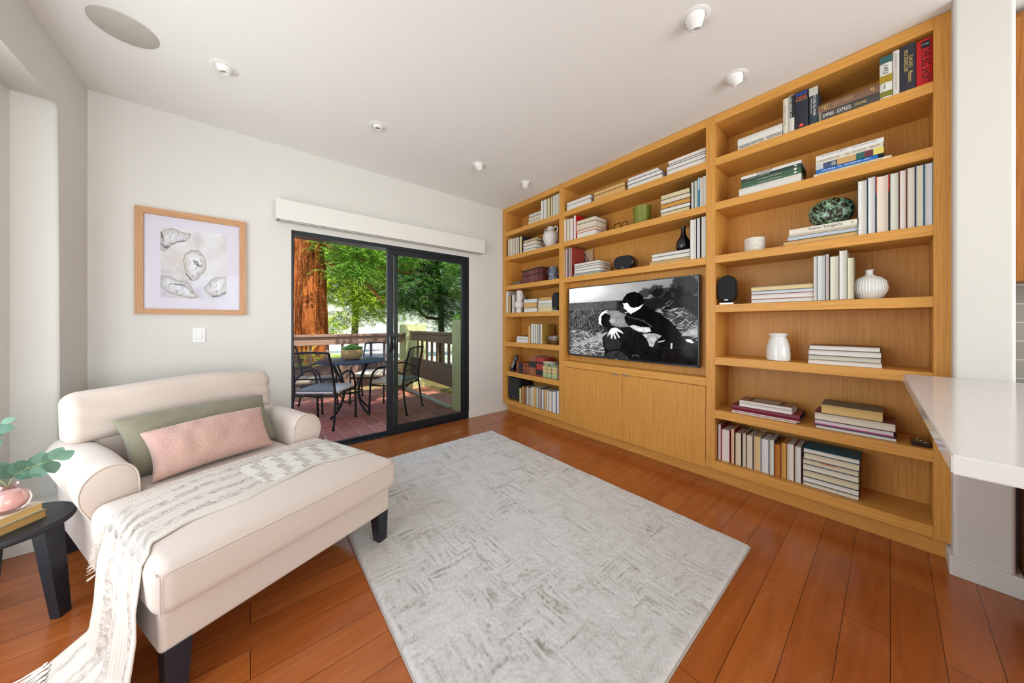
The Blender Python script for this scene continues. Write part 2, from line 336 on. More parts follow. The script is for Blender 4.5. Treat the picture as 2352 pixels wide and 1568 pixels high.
# ------------------------------------------------------------------ ceiling fixtures
def ceiling_ring(bm, r0, r1, x, y, z0=CEIL-.006): bm.lathe([(r0, 0), (r0, .004), (r1-.004, .006-.0065), (r1, .002), (r1, .006)], (x, y, z0), 48)
o = MB().lathe([(.001, 0), (.118, 0), (.122, .002), (.123, .006)], (-.508, 2.566, CEIL-.006), 64).build('ceiling_speaker', plain('C4BEB4', .8, amt=.5, nscale=900), smooth=True)
tag(o, 'large round flush ceiling speaker grille above the chaise', 'speaker')
DL = [(-.121, 2.577, 0, 0, 'flat round white downlight beside the ceiling speaker', .03), (.772, 2.571, .15, 0, 'round white downlight with small dark aperture, second from left', .02),
      (1.708, 2.564, 1, 200, 'white eyeball downlight above the sliding door right side', .05), (2.325, 2.564, 1.0, 235, 'white eyeball downlight in the corner nearest the left bookcase bay', .05),
      (1.728, .631, .75, 195, 'white eyeball downlight cut by top edge of photo', .05), (2.336, .623, 1, 160, 'white eyeball downlight close to the right bookcase bay', .05)]
for x, y, tilt, az, lab, dep in DL:
    e = empty('downlight', (x, y, CEIL), lab, 'downlight', 'recessed ceiling downlights')
    MB().lathe([(.045, -.002), (.048, -.005), (.064, -.003), (.068, 0)], (x, y, CEIL), 48, cap=False).build('trim_ring', white_m, e, True)
    a = R(az); T = Matrix.Translation((x, y, CEIL)) @ Matrix.Rotation(a, 4, 'Z') @ Matrix.Rotation(R(30)*tilt, 4, 'Y')
    b = MB().lathe([(.046, .03), (.046, .0), (.040, -dep*.35), (.026, -dep), (.020, -dep-.001), (.018, -dep+.01), (.001, -dep+.012)], (0, 0, 0), 32); b.v = [tuple(T @ Vector(v)) for v in b.v]
    b.build('eyeball', white_m, e, True)
    b = MB().lathe([(.001, 0), (.016 if tilt else .001, 0), (.016, .004)], (0, 0, -dep+.008), 20); b.v = [tuple(T @ Vector(v)) for v in b.v]; b.build('bulb', plain('6A6864', .3), e, True)

# ------------------------------------------------------------------ picture and light switch on the back wall
def grid_plane(name, origin, ux, uz, nx, nz, colors, parent, emis=None, nm='painted_panel', rough=.8):
    vs = [origin+ux*(i/nx)+uz*(j/nz) for j in range(nz+1) for i in range(nx+1)]
    fs = [(j*(nx+1)+i, j*(nx+1)+i+1, (j+1)*(nx+1)+i+1, (j+1)*(nx+1)+i) for j in range(nz) for i in range(nx)]
    b = NB(nm); at = b.n('ShaderNodeAttribute', attribute_name='paint'); b.base(at.outputs['Color']); b.rough(rough, .3)
    if emis: b.l(at.outputs['Color'], b.p.inputs['Emission Color']); b.p.inputs['Emission Strength'].default_value = emis; b.base('020202'); b.rough(.08, .12)
    o = mesh_obj(name, vs, fs, b.m, parent); ca = o.data.color_attributes.new('paint', 'FLOAT_COLOR', 'POINT')
    c = np.ones((len(vs), 4), np.float32); c[:, :3] = colors; ca.data.foreach_set('color', c.ravel()); return o
def vnoise(x, y, seed=0):
    def h(i, j): q = np.sin(i*127.1+j*311.7+seed*74.7)*43758.5453; return q-np.floor(q)
    xi, yi = np.floor(x), np.floor(y); fx, fy = x-xi, y-yi; fx = fx*fx*(3-2*fx); fy = fy*fy*(3-2*fy)
    return (h(xi, yi)*(1-fx)+h(xi+1, yi)*fx)*(1-fy)+(h(xi, yi+1)*(1-fx)+h(xi+1, yi+1)*fx)*fy
def fbm(x, y, seed=0, o=4): return sum(vnoise(x*2**k, y*2**k, seed+k)*.5**k for k in range(o))/(2-.5**(o-1))
def inside(px, py, poly):
    r = np.zeros(px.shape, bool); n = len(poly)
    for i in range(n):
        (x0, y0), (x1, y1) = poly[i], poly[(i+1) % n]
        if y0 == y1: continue
        c = ((y0 > py) != (y1 > py)) & (px < (x1-x0)*(py-y0)/(y1-y0)+x0); r ^= c
    return r
def dist(px, py, pts):
    d = np.full(px.shape, 1e9)
    for (x0, y0), (x1, y1) in zip(pts[:-1], pts[1:]):
        L = max((x1-x0)**2+(y1-y0)**2, 1e-9); t = np.clip(((px-x0)*(x1-x0)+(py-y0)*(y1-y0))/L, 0, 1); d = np.minimum(d, np.hypot(px-x0-t*(x1-x0), py-y0-t*(y1-y0)))
    return d
pic = empty('framed_picture', (-.325, 3.37, 1.262), 'oak framed watercolour of four oyster shells on the back wall', 'picture')
fx0, fx1, fz0, fz1 = -.621, -.027, 1.262, 2.02; ix0, ix1, iz0, iz1 = -.58, -.068, 1.30, 1.975
yy = 3.362; fr = MB()
for poly, m_ in (([(fx0, fz0), (ix0, iz0), (ix0, iz1), (fx0, fz1)], 0), ([(fx1, fz0), (fx1, fz1), (ix1, iz1), (ix1, iz0)], 0), ([(fx0, fz0), (fx1, fz0), (ix1, iz0), (ix0, iz0)], 1), ([(fx0, fz1), (ix0, iz1), (ix1, iz1), (fx1, fz1)], 1)):
    fr.prism(poly, yy, 3.388, lambda a, b, h: (a, h, b), m_)
fr.build('frame', [frame_oak, frame_oak_h], pic)
MB().box(ix0, ix1, 3.379, 3.384, iz0, iz1).build('mat_board', plain('E6E0E4', .8, amt=.02), pic)
nx, nz = 250, 366; ax0, ax1, az0, az1 = -.50, -.147, 1.38, 1.898
gx, gz = np.meshgrid(np.linspace(0, 1, nx+1), np.linspace(0, 1, nz+1)); U_ = gx.ravel()*685+395; V_ = (1-gz.ravel())*735+318     # sketch units across and down
wx = U_+14*(fbm(U_/60, V_/60, 1)-.5); wy = V_+14*(fbm(U_/60, V_/60, 5)-.5)
n1 = fbm(U_/150, V_/150, 2);  n2 = fbm(U_/40, V_/40, 9); col = np.ones((len(U_), 3))*np.array([.80, .77, .72])
col += (n1-.5)[:, None]*np.array([.22, .30, .42]); wa_ = np.clip((fbm(U_/110, V_/140, 77)-.48)*5, 0, 1)[:, None]; col = col*(1-.5*wa_)+.5*wa_*np.array([.62, .56, .58]); col -= .12*(np.clip((U_-550)/500, 0, 1)*0+np.clip((V_-700)/400, 0, 1))[:, None]*np.array([1, .9, .7])
shells = [([(395, 420), (430, 345), (520, 330), (620, 355), (690, 360), (685, 400), (640, 445), (560, 465), (500, 500), (470, 540), (420, 570), (395, 555)], 430, 400),
          ([(700, 535), (780, 535), (830, 590), (855, 660), (845, 740), (790, 800), (760, 845), (720, 860), (670, 820), (640, 760), (615, 650), (640, 580)], 760, 660),
          ([(400, 825), (470, 830), (560, 865), (640, 880), (700, 930), (730, 985), (770, 1030), (700, 1045), (600, 1030), (480, 1000), (400, 930)], 560, 920),
          ([(1080, 795), (1010, 800), (920, 825), (880, 880), (840, 920), (850, 970), (930, 1020), (1020, 1000), (1080, 960)], 980, 900)]
for poly, cx_, cy_ in shells:
    ins = inside(wx, wy, poly); dd = dist(wx, wy, poly+[poly[0]]); t = np.clip(dd/70, 0, 1)
    c = np.array([.62, .58, .50])[None]*(1-t[:, None])+np.array([.86, .85, .82])[None]*t[:, None]; c = c*(1+.25*(n2-.5)[:, None])
    sk = fbm((wx-cx_)/16+(wy-cy_)/60, (wy-cy_)/34-(wx-cx_)/70, 44); c = c*(1-.38*np.clip((sk-.52)*4, 0, 1)*np.clip(dd/20, 0, 1))[:, None]; c += (fbm(wx/40, wy/40, 52)-.5)[:, None]*np.array([.10, .04, -.10]); col[ins] = c[ins]
    ek = (np.clip(1-dd/(2.5+7*np.clip(n2-.25, 0, 1)), 0, 1)**.6*np.clip(.35+1.3*vnoise(wx/26, wy/26, 61), 0, 1))[:, None]; col = col*(1-ek)+ek*(np.array([.17, .15, .09])+.12*n1[:, None]); ed2 = ins & (dd > 9) & (dd < 14) & (n2 > .5); col[ed2] *= .82
for st_, wd in (([(725, 645), (765, 690), (800, 695)], 14), ([(755, 650), (770, 700)], 12), ([(495, 905), (620, 915)], 8), ([(620, 915), (720, 990)], 8), ([(925, 1018), (1000, 1015), (1078, 975)], 14), ([(400, 500), (440, 530), (470, 520)], 16), ([(400, 380), (410, 440)], 14), ([(500, 492), (560, 462), (640, 440)], 7), ([(650, 790), (700, 850)], 10), ([(675, 365), (688, 372)], 10)):
    ek = (np.clip(1.15-dist(wx, wy, st_)/(wd*(.45+.8*n2)), 0, 1)**.5*np.clip(.4+.9*vnoise(wx/14, wy/14, 66), 0, .95))[:, None]; col = col*(1-ek)+ek*(np.array([.10, .10, .11])+.10*n1[:, None])
grid_plane('painting', Vector((ax0, 3.3785, az0)), Vector((ax1-ax0, 0, 0)), Vector((0, 0, az1-az0)), nx, nz, np.clip(col, 0, 1), pic, nm='oyster_watercolour')
MB().box(ix0, ix1, 3.370, 3.372, iz0, iz1).build('glass', picture_glass, pic)
sw = empty('light_switch', (-.302, 3.385, 1.05), 'white rocker light switch below the framed picture', 'light switch')
MB().bevbox(-.338, -.267, 3.383, BW, 1.048, 1.162, .002).build('wall_plate', white_m, sw); MB().bevbox(-.320, -.286, 3.378, 3.384, 1.072, 1.140, .002).build('rocker', white_m, sw)

# ------------------------------------------------------------------ built-in oak bookcase
bk = empty('built_in_bookcase', (2.8, 1.6, 0), 'wall-wide built-in oak bookcase with three bays and media cabinet', 'bookcase')
XB_ = 2.95; YP_ = [(3.327, 3.384), (2.299, 2.364), (.8315, .8925), (-.1945, -.1385)]
for a, b in YP_: MB().bevbox(XS, XB_+.012, a, b, .112 if a > 0 else .106, CEIL-.003, .0015).build('side_panel', oak_z, bk)
MB().box(XB_, XB_+.014, -.19, 3.36, .1, CEIL-.003).build('back_panel', oak_z, bk)
bays = [(2.364, 3.327), (.8925, 2.299), (-.1385, .8315)]; SH = [(2.418, 2.362), (2.089, 2.034), (1.695, 1.640)]; SL = [(1.332, 1.277), (.945, .889), (.552, .493)]
for bi, (a, b) in enumerate(bays):
    MB().bevbox(XS, XB_, a, b, 2.677, CEIL-.003, .0015).build('top_rail', oak_y, bk)
    for (t, u) in SH+(SL if bi != 1 else []): MB().bevbox(XS, XB_, a, b, u, t, .0015).build('shelf', oak_y, bk)
    MB().bevbox(XS, XB_, a, b, .112 if bi != 1 else .112, .170 if bi != 1 else .15, .0015).build('bottom_shelf', oak_y, bk)
MB().bevbox(XS, XB_, .8925, 2.299, .719, .781, .0015).build('media_shelf', oak_y, bk)
MB().box(2.755, 2.775, .8925, 2.299, .781, 1.64).build('media_back_panel', oak_z, bk)
MB().bevbox(2.725, 2.75, -.18, 3.378, 0, .112, .001).build('toe_kick', oak_y, bk)
for (a, b, hy) in ((1.5925, 2.296, 1.655), (.8955, 1.5895, 1.545)):
    d = MB().bevbox(XS-.001, XS+.019, a, b, .106, .7155, .0012).build('door', oak_z, bk)
    MB().bevbox(XS-.016, XS+.012, hy-.028, hy+.028, .7158, .7185, .0008).bevbox(XS-.017, XS-.0135, hy-.028, hy+.028, .7085, .7185, .0008).build('handle', steel, d)

# ------------------------------------------------------------------ quartz counter on the right
ct = MB(); poly = [(2.57, -.040), (1.064, -.0767), (1.064, -2.6), (2.57, -2.6)]
bm = bmesh.new(); vs = [bm.verts.new((x, y, z)) for z in (.899, .937) for x, y in poly]
bm.faces.new(vs[:4]); bm.faces.new(vs[4:]); [bm.faces.new((vs[i], vs[(i+1) % 4], vs[4+(i+1) % 4], vs[4+i])) for i in range(4)]
bmesh.ops.bevel(bm, geom=bm.edges[:], offset=.003, segments=3, affect='EDGES'); bm.verts.index_update()
ct.add([v.co.copy() for v in bm.verts], [[v.index for v in f_.verts] for f_ in bm.faces]); bm.free()
o = ct.build('quartz_counter', quartz, smooth=True); tag(o, 'white polished quartz kitchen counter at the right edge', 'counter')
ic = empty('kitchen_base_cabinet', (1.9, -1.4, 0), 'wood base cabinet under the white quartz counter beside the column', 'cabinet')
MB().bevbox(2.0, 2.80, -2.5, -.395, .06, .898, .003).build('body', kitchen_wood, ic); MB().bevbox(1.95, 2.82, -.393, -.376, .056, .898, .002).build('end_panel', kitchen_wood, ic)
MB().box(2.06, 2.5, -2.45, -.46, 0, .06).build('toe_kick', black_wood, ic)

# ------------------------------------------------------------------ books: (front x, y0, y1, z0, z1, depth, pages or spine out, page colour, cover colour, label, group, lying)
BOOKS = [
(2.662,2.6653,2.8936,2.4160,2.4550,0.20,'p','DCD0BC','C8C0B4',"cream book, lowest in stack, top shelf of left bay","stacked books on top shelf of left bay",1),
(2.662,2.6643,2.8852,2.4550,2.4998,0.20,'p','DCD0BC','2A2A2E',"cream book, second up in stack, top shelf of left bay","stacked books on top shelf of left bay",1),
(2.662,2.6643,2.8796,2.4998,2.5409,0.20,'p','CFCDBE','2A2A2E',"pale cream book, topmost in stack, top shelf of left bay","stacked books on top shelf of left bay",1),
(2.662,2.6186,2.6638,2.4160,2.6519,0.17,'p','E4E0DA','DAD6CE',"off-white book, leftmost in row, top shelf of left bay","upright books on top shelf of left bay",0),
(2.662,2.5624,2.6171,2.4160,2.6508,0.17,'p','E4E0DA','2A2A2E',"off-white book, second from left in row, top shelf of left bay","upright books on top shelf of left bay",0),
(2.662,2.5137,2.5599,2.4160,2.6490,0.17,'p','D8CBA0','2A2A2E',"yellowish book, third from left in row, top shelf of left bay","upright books on top shelf of left bay",0),
(2.662,2.4731,2.5089,2.4160,2.6508,0.17,'p','D8CBA0','2A2A2E',"yellowish book, fourth from left in row, top shelf of left bay","upright books on top shelf of left bay",0),
(2.662,2.4262,2.4684,2.4160,2.6529,0.17,'p','CFCDBE','DAD6CE',"pale grey book, fifth from left in row, top shelf of left bay","upright books on top shelf of left bay",0),
(2.662,2.3712,2.4239,2.4160,2.6546,0.17,'p','CFCDBE','DAD6CE',"pale grey wide book, rightmost in row, top shelf of left bay","upright books on top shelf of left bay",0),
(2.662,3.2423,3.2853,2.0890,2.3175,0.17,'p','DCD0BC','6A4A38',"pinkish cream book, leftmost in row, second shelf of left bay","upright books on second shelf of left bay",0),
(2.662,3.1903,3.2383,2.0890,2.3148,0.17,'p','DCD0BC','DAD6CE',"cream book, second from left in row, second shelf of left bay","upright books on second shelf of left bay",0),
(2.662,3.1382,3.1892,2.0890,2.3135,0.17,'p','DCD0BC','3A4A3A',"pinkish cream book, third from left in row, second shelf of left bay","upright books on second shelf of left bay",0),
(2.662,3.0926,3.1298,2.0890,2.3116,0.17,'p','DCD0BC','DAD6CE',"cream book, fourth from left in row, second shelf of left bay","upright books on second shelf of left bay",0),
(2.662,3.0526,3.0909,2.0890,2.3051,0.17,'p','DCD0BC','2A2A2E',"cream book, fifth from left in row, second shelf of left bay","upright books on second shelf of left bay",0),
(2.662,3.0015,3.0483,2.0890,2.3095,0.17,'p','D8CBA0','2A2A2E',"yellowish cream book, rightmost in row, second shelf of left bay","upright books on second shelf of left bay",0),
(2.662,2.7576,2.9882,2.0890,2.1198,0.20,'p','E4E0DA','2A2A2E',"white thin book, lowest in stack, second shelf of left bay","stacked books on second shelf of left bay",1),
(2.662,2.7552,2.9855,2.1198,2.1595,0.20,'p','E4E0DA','2A2A2E',"white book, second up in stack, second shelf of left bay","stacked books on second shelf of left bay",1),
(2.662,2.7552,2.9882,2.1595,2.2066,0.20,'p','DCD0BC','2A2A2E',"cream thick book, third up in stack, second shelf of left bay","stacked books on second shelf of left bay",1),
(2.662,2.7384,2.9803,2.2066,2.2366,0.20,'p','CDB898','2A2A2E',"beige book, topmost in stack, second shelf of left bay","stacked books on second shelf of left bay",1),
(2.662,2.9775,3.0148,1.6940,1.8600,0.14,'s','DCD0BC','6B3A36',"maroon leather book, leftmost in row, third shelf of left bay","upright books on third shelf of left bay",0),
(2.662,2.9212,2.9768,1.6940,1.8589,0.14,'s','DCD0BC','6B3A36',"maroon leather book, second from left in row, third shelf of left bay","upright books on third shelf of left bay",0),
(2.662,2.8654,2.9205,1.6940,1.8615,0.14,'s','DCD0BC','6B3A36',"maroon leather book, third from left in row, third shelf of left bay","upright books on third shelf of left bay",0),
(2.662,2.7922,2.8647,1.6940,1.8650,0.14,'s','DCD0BC','7A463E',"maroon leather book, fourth from left in row, third shelf of left bay","upright books on third shelf of left bay",0),
(2.662,2.7157,2.7915,1.6940,1.8692,0.14,'s','DCD0BC','6B3A36',"maroon leather book, fifth from left in row, third shelf of left bay","upright books on third shelf of left bay",0),
(2.662,2.6421,2.7150,1.6940,1.8707,0.14,'s','DCD0BC','5A2420',"dark maroon leather book, rightmost in row, third shelf of left bay","upright books on third shelf of left bay",0),
(2.662,3.1196,3.1732,1.6940,1.7327,0.08,'s','CFCDBE','6A6A58',"tiny grey-green book, topmost in first small stack, third shelf of left bay","first small stacked books on third shelf of left bay",1),
(2.662,3.0701,3.1165,1.6940,1.7361,0.08,'s','CFCDBE','7A6458',"tiny brown book, topmost in second small stack, third shelf of left bay","second small stacked books on third shelf of left bay",1),
(2.662,3.0185,3.0670,1.6940,1.7397,0.08,'s','CFCDBE','5A5040',"tiny olive book, topmost in third small stack, third shelf of left bay","third small stacked books on third shelf of left bay",1),
(2.662,3.2787,3.3246,1.3320,1.6239,0.21,'p','E4E0DA','BDB2AC',"tall lilac-white book, leftmost in row, fourth shelf of left bay","upright books on fourth shelf of left bay",0),
(2.662,3.2271,3.2729,1.3320,1.5550,0.12,'p','D9AE72','2A2A2E',"tan book, second from left in row, fourth shelf of left bay","upright books on fourth shelf of left bay",0),
(2.662,3.2004,3.2254,1.3320,1.5577,0.14,'s','60505A','2A2A2E',"thin dark book, third from left in row, fourth shelf of left bay","upright books on fourth shelf of left bay",0),
(2.662,3.1589,3.1988,1.3320,1.5708,0.20,'p','E4E0DA','B9AEB2',"lilac-grey book with red label, rightmost in row, fourth shelf of left bay","upright books on fourth shelf of left bay",0),
(2.662,2.7425,2.9761,1.3320,1.3850,0.20,'p','E4E0DA','707070',"white book, lowest in left stack, fourth shelf of left bay","left stacked books on fourth shelf of left bay",1),
(2.662,2.7465,2.9761,1.3850,1.4479,0.20,'p','D9AE72','2A2A2E',"tan book, second up in left stack, fourth shelf of left bay","left stacked books on fourth shelf of left bay",1),
(2.662,2.7425,2.9775,1.4479,1.4928,0.20,'p','D5DBDF','DAD6CE',"bluish white book, topmost in left stack, fourth shelf of left bay","left stacked books on fourth shelf of left bay",1),
(2.662,2.4917,2.7143,1.3320,1.3959,0.20,'p','D8CBA0','DCD0BC',"cream thick book, lowest in right stack, fourth shelf of left bay","right stacked books on fourth shelf of left bay",1),
(2.662,2.4886,2.7143,1.3959,1.4279,0.20,'p','CFCDBE','DAD6CE',"pale book, second up in right stack, fourth shelf of left bay","right stacked books on fourth shelf of left bay",1),
(2.662,2.4886,2.7143,1.4279,1.4673,0.20,'p','E4E0DA','2A2A2E',"white book, third up in right stack, fourth shelf of left bay","right stacked books on fourth shelf of left bay",1),
(2.662,2.4977,2.6997,1.4673,1.4989,0.20,'p','D9AE72','B08040',"tan book, topmost in right stack, fourth shelf of left bay","right stacked books on fourth shelf of left bay",1),
(2.662,2.8882,3.1196,0.9460,0.9970,0.16,'p','E4E0DA','B0A8A0',"white book, lowest in stack, fifth shelf of left bay","stacked books on fifth shelf of left bay",1),
(2.662,2.8903,3.1102,0.9970,1.0305,0.16,'p','E4E0DA','2A2A2E',"white thin book, topmost in stack, fifth shelf of left bay","stacked books on fifth shelf of left bay",1),
(2.662,2.8387,2.8867,0.9460,1.1598,0.17,'p','D9AE72','6A4A38',"tan book, leftmost in row, fifth shelf of left bay","upright books on fifth shelf of left bay",0),
(2.662,2.7970,2.8373,0.9460,1.1888,0.17,'p','E4E0DA','2A2A2E',"white book, second from left in row, fifth shelf of left bay","upright books on fifth shelf of left bay",0),
(2.662,2.7594,2.7949,0.9460,1.1869,0.17,'p','E4E0DA','8A8A88',"white book, third from left in row, fifth shelf of left bay","upright books on fifth shelf of left bay",0),
(2.662,2.7110,2.7573,0.9460,1.1856,0.17,'p','CFCDBE','2A2A2E',"pale wide book, fourth from left in row, fifth shelf of left bay","upright books on fifth shelf of left bay",0),
(2.662,2.6826,2.7097,0.9460,1.1857,0.17,'p','E4E0DA','2A2A2E',"white thin book, fifth from left in row, fifth shelf of left bay","upright books on fifth shelf of left bay",0),
(2.662,2.6408,2.6747,0.9460,1.1858,0.21,'p','E4E0DA','A8853C',"white book with mustard cover, rightmost in row, fifth shelf of left bay","upright books on fifth shelf of left bay",0),
(2.662,2.8832,3.1141,0.5560,0.5977,0.20,'s','DCD0BC','8A4A32',"brown leather book, lowest in brown stack, sixth shelf of left bay","brown stacked books on sixth shelf of left bay",1),
(2.662,2.8832,3.1141,0.5977,0.6432,0.20,'s','DCD0BC','9A5234',"reddish brown leather book, second up in brown stack, sixth shelf of left bay","brown stacked books on sixth shelf of left bay",1),
(2.662,2.8832,3.1141,0.6432,0.6888,0.20,'s','DCD0BC','92482E',"reddish brown leather book, topmost in brown stack, sixth shelf of left bay","brown stacked books on sixth shelf of left bay",1),
(2.662,2.7956,2.8739,0.5560,0.7859,0.20,'s','DCD0BC','A06040',"brown book with black label, leftmost in row, sixth shelf of left bay","upright books on sixth shelf of left bay",0),
(2.662,2.7546,2.7949,0.5560,0.7861,0.20,'s','DCD0BC','9A5A3C',"brown book with black label, second from left in row, sixth shelf of left bay","upright books on sixth shelf of left bay",0),
(2.662,2.7110,2.7479,0.5560,0.7795,0.20,'s','DCD0BC','A83A34',"red book with black bands, third from left in row, sixth shelf of left bay","upright books on sixth shelf of left bay",0),
(2.662,2.6734,2.7103,0.5560,0.7789,0.20,'s','DCD0BC','A83A34',"red book with black bands, fourth from left in row, sixth shelf of left bay","upright books on sixth shelf of left bay",0),
(2.662,2.6344,2.6727,0.5560,0.7790,0.20,'s','DCD0BC','A83A34',"red book with black bands, rightmost in row, sixth shelf of left bay","upright books on sixth shelf of left bay",0),
(2.662,2.4111,2.6324,0.5560,0.6070,0.20,'s','DCD0BC','A9B98A',"pale green leather book, lowest in right stack, sixth shelf of left bay","right stacked books on sixth shelf of left bay",1),
(2.662,2.4111,2.6324,0.6070,0.6484,0.20,'s','DCD0BC','CDB87E',"cream leather book, second up in right stack, sixth shelf of left bay","right stacked books on sixth shelf of left bay",1),
(2.662,2.4111,2.6324,0.6484,0.6913,0.20,'s','DCD0BC','CDB87E',"cream leather book, third up in right stack, sixth shelf of left bay","right stacked books on sixth shelf of left bay",1),
(2.662,2.4140,2.6260,0.6913,0.7268,0.20,'s','DCD0BC','5A7058',"green marbled book, fourth up in right stack, sixth shelf of left bay","right stacked books on sixth shelf of left bay",1),
(2.662,2.4675,2.6260,0.7268,0.7445,0.10,'s','BDB5A0','C8C0A8',"pale slim volume, topmost in right stack, sixth shelf of left bay","right stacked books on sixth shelf of left bay",1),
(2.662,3.0145,3.0543,0.1710,0.3593,0.15,'p','D8CBA0','B09038',"yellow cream book, leftmost in row, bottom shelf of left bay","upright books on bottom shelf of left bay",0),
(2.662,2.9707,3.0057,0.1710,0.3888,0.15,'p','D29A70','6A4A38',"tan book, second from left in row, bottom shelf of left bay","upright books on bottom shelf of left bay",0),
(2.662,2.9202,2.9649,0.1710,0.3817,0.15,'p','A07A40','6A4A38',"brown book, third from left in row, bottom shelf of left bay","upright books on bottom shelf of left bay",0),
(2.662,2.8880,2.9179,0.1710,0.4002,0.15,'p','E4E0DA','2A2A2E',"cream book, fourth from left in row, bottom shelf of left bay","upright books on bottom shelf of left bay",0),
(2.662,2.8629,2.8852,0.1710,0.3914,0.15,'p','DCD0BC','7A7A60',"cream thin book, fifth from left in row, bottom shelf of left bay","upright books on bottom shelf of left bay",0),
(2.662,2.8364,2.8590,0.1710,0.3891,0.15,'p','DCD0BC','8A8060',"pinkish thin book, sixth from left in row, bottom shelf of left bay","upright books on bottom shelf of left bay",0),
(2.662,2.7890,2.8325,0.1710,0.4089,0.15,'p','CFCDBE','DAD6CE',"pale wide book, seventh from left in row, bottom shelf of left bay","upright books on bottom shelf of left bay",0),
(2.662,2.7462,2.7863,0.1710,0.4103,0.15,'p','D8A868','C0A878',"tan book, eighth from left in row, bottom shelf of left bay","upright books on bottom shelf of left bay",0),
(2.662,2.7067,2.7436,0.1710,0.4139,0.15,'p','CFCDBE','A0A090',"pale grey book, ninth from left in row, bottom shelf of left bay","upright books on bottom shelf of left bay",0),
(2.662,2.6756,2.7041,0.1710,0.4096,0.15,'p','E0C8B4','2A2A2E',"pinkish book, tenth from left in row, bottom shelf of left bay","upright books on bottom shelf of left bay",0),
(2.662,2.6541,2.6731,0.1710,0.4120,0.15,'p','E8D4CC','2A2A2E',"pink-white thin book, eleventh from left in row, bottom shelf of left bay","upright books on bottom shelf of left bay",0),
(2.662,2.6136,2.6500,0.1710,0.4062,0.15,'p','D5DBDF','8A6A48',"bluish white book, twelfth from left in row, bottom shelf of left bay","upright books on bottom shelf of left bay",0),
(2.662,2.5767,2.6095,0.1710,0.4090,0.15,'p','DDB678','A0784A',"tan book, thirteenth from left in row, bottom shelf of left bay","upright books on bottom shelf of left bay",0),
(2.662,2.5379,2.5747,0.1710,0.4107,0.15,'p','DDDCC6','7A8A88',"pale green-white book, fourteenth from left in row, bottom shelf of left bay","upright books on bottom shelf of left bay",0),
(2.662,2.4850,2.5330,0.1710,0.4087,0.15,'p','E2D6C2','9A9088',"beige book, fifteenth from left in row, bottom shelf of left bay","upright books on bottom shelf of left bay",0),
(2.662,2.4193,2.4816,0.1710,0.4108,0.15,'p','E0DDE2','2A2A2E',"lilac-white wide book, sixteenth from left in row, bottom shelf of left bay","upright books on bottom shelf of left bay",0),
(2.662,2.3748,2.4137,0.1710,0.4312,0.15,'p','E6E4E6','2A2A2E',"white book, rightmost in row, bottom shelf of left bay","upright books on bottom shelf of left bay",0),
(2.662,1.9564,2.2711,2.4180,2.4694,0.20,'p','E4E0DA','9A8A80',"white book, lowest in first stack, top shelf of middle bay","first stacked books on top shelf of middle bay",1),
(2.662,1.9524,2.2692,2.4694,2.5096,0.20,'p','E4E0DA','7A2A3A',"white book with maroon cover, topmost in first stack, top shelf of middle bay","first stacked books on top shelf of middle bay",1),
(2.662,1.5723,1.9154,2.4180,2.4720,0.20,'p','D9AE72','3A3A40',"tan book with dark cover, lowest in second stack, top shelf of middle bay","second stacked books on top shelf of middle bay",1),
(2.662,1.5756,1.9170,2.4720,2.5098,0.20,'p','D9AE72','555550',"tan book with grey cover, topmost in second stack, top shelf of middle bay","second stacked books on top shelf of middle bay",1),
(2.662,1.2284,1.5462,2.4180,2.4565,0.20,'p','E4E0DA','2A2A2E',"white book, lowest in third stack, top shelf of middle bay","third stacked books on top shelf of middle bay",1),
(2.662,1.2349,1.5495,2.4565,2.4909,0.20,'p','E4E0DA','2A5C98',"white book with blue cover, second up in third stack, top shelf of middle bay","third stacked books on top shelf of middle bay",1),
(2.662,1.2624,1.5417,2.4909,2.5214,0.20,'p','E4E0DA','7A3038',"white book with maroon cover, topmost in third stack, top shelf of middle bay","third stacked books on top shelf of middle bay",1),
(2.662,0.8974,1.1920,2.4180,2.4578,0.20,'p','E4E0DA','A07058',"white book, lowest in fourth stack, top shelf of middle bay","fourth stacked books on top shelf of middle bay",1),
(2.662,0.8974,1.1930,2.4578,2.4904,0.20,'p','E4E0DA','4A6A78',"white book with teal cover, second up in fourth stack, top shelf of middle bay","fourth stacked books on top shelf of middle bay",1),
(2.662,0.8974,1.1761,2.4904,2.5059,0.20,'p','E4E0DA','2A2A2E',"thin white book, third up in fourth stack, top shelf of middle bay","fourth stacked books on top shelf of middle bay",1),
(2.662,0.8974,1.1804,2.5059,2.5352,0.20,'p','E4E0DA','B07858',"lilac-white book, topmost in fourth stack, top shelf of middle bay","fourth stacked books on top shelf of middle bay",1),
(2.662,2.2669,2.3004,2.0890,2.3367,0.17,'p','DCD0BC','DAD6CE',"cream book, leftmost in left row, second shelf of middle bay","left upright books on second shelf of middle bay",0),
(2.662,2.2171,2.2640,2.0890,2.3339,0.17,'p','DCD0BC','6A4A38',"cream book, second from left in left row, second shelf of middle bay","left upright books on second shelf of middle bay",0),
(2.662,2.1766,2.2151,2.0890,2.3279,0.17,'p','E4E0DA','DAD6CE',"cream book, third from left in left row, second shelf of middle bay","left upright books on second shelf of middle bay",0),
(2.662,2.1355,2.1692,2.0890,2.3472,0.20,'p','E4E0DA','C01018',"tall bright red book, rightmost in left row, second shelf of middle bay","left upright books on second shelf of middle bay",0),
(2.662,1.8965,2.1309,2.0890,2.1418,0.20,'p','E4E0DA','A03030',"white book, lowest in left stack, second shelf of middle bay","left stacked books on second shelf of middle bay",1),
(2.662,1.8929,2.1342,2.1418,2.1719,0.20,'p','E8CDB8','8A2A20',"pinkish book with red cover, second up in left stack, second shelf of middle bay","left stacked books on second shelf of middle bay",1),
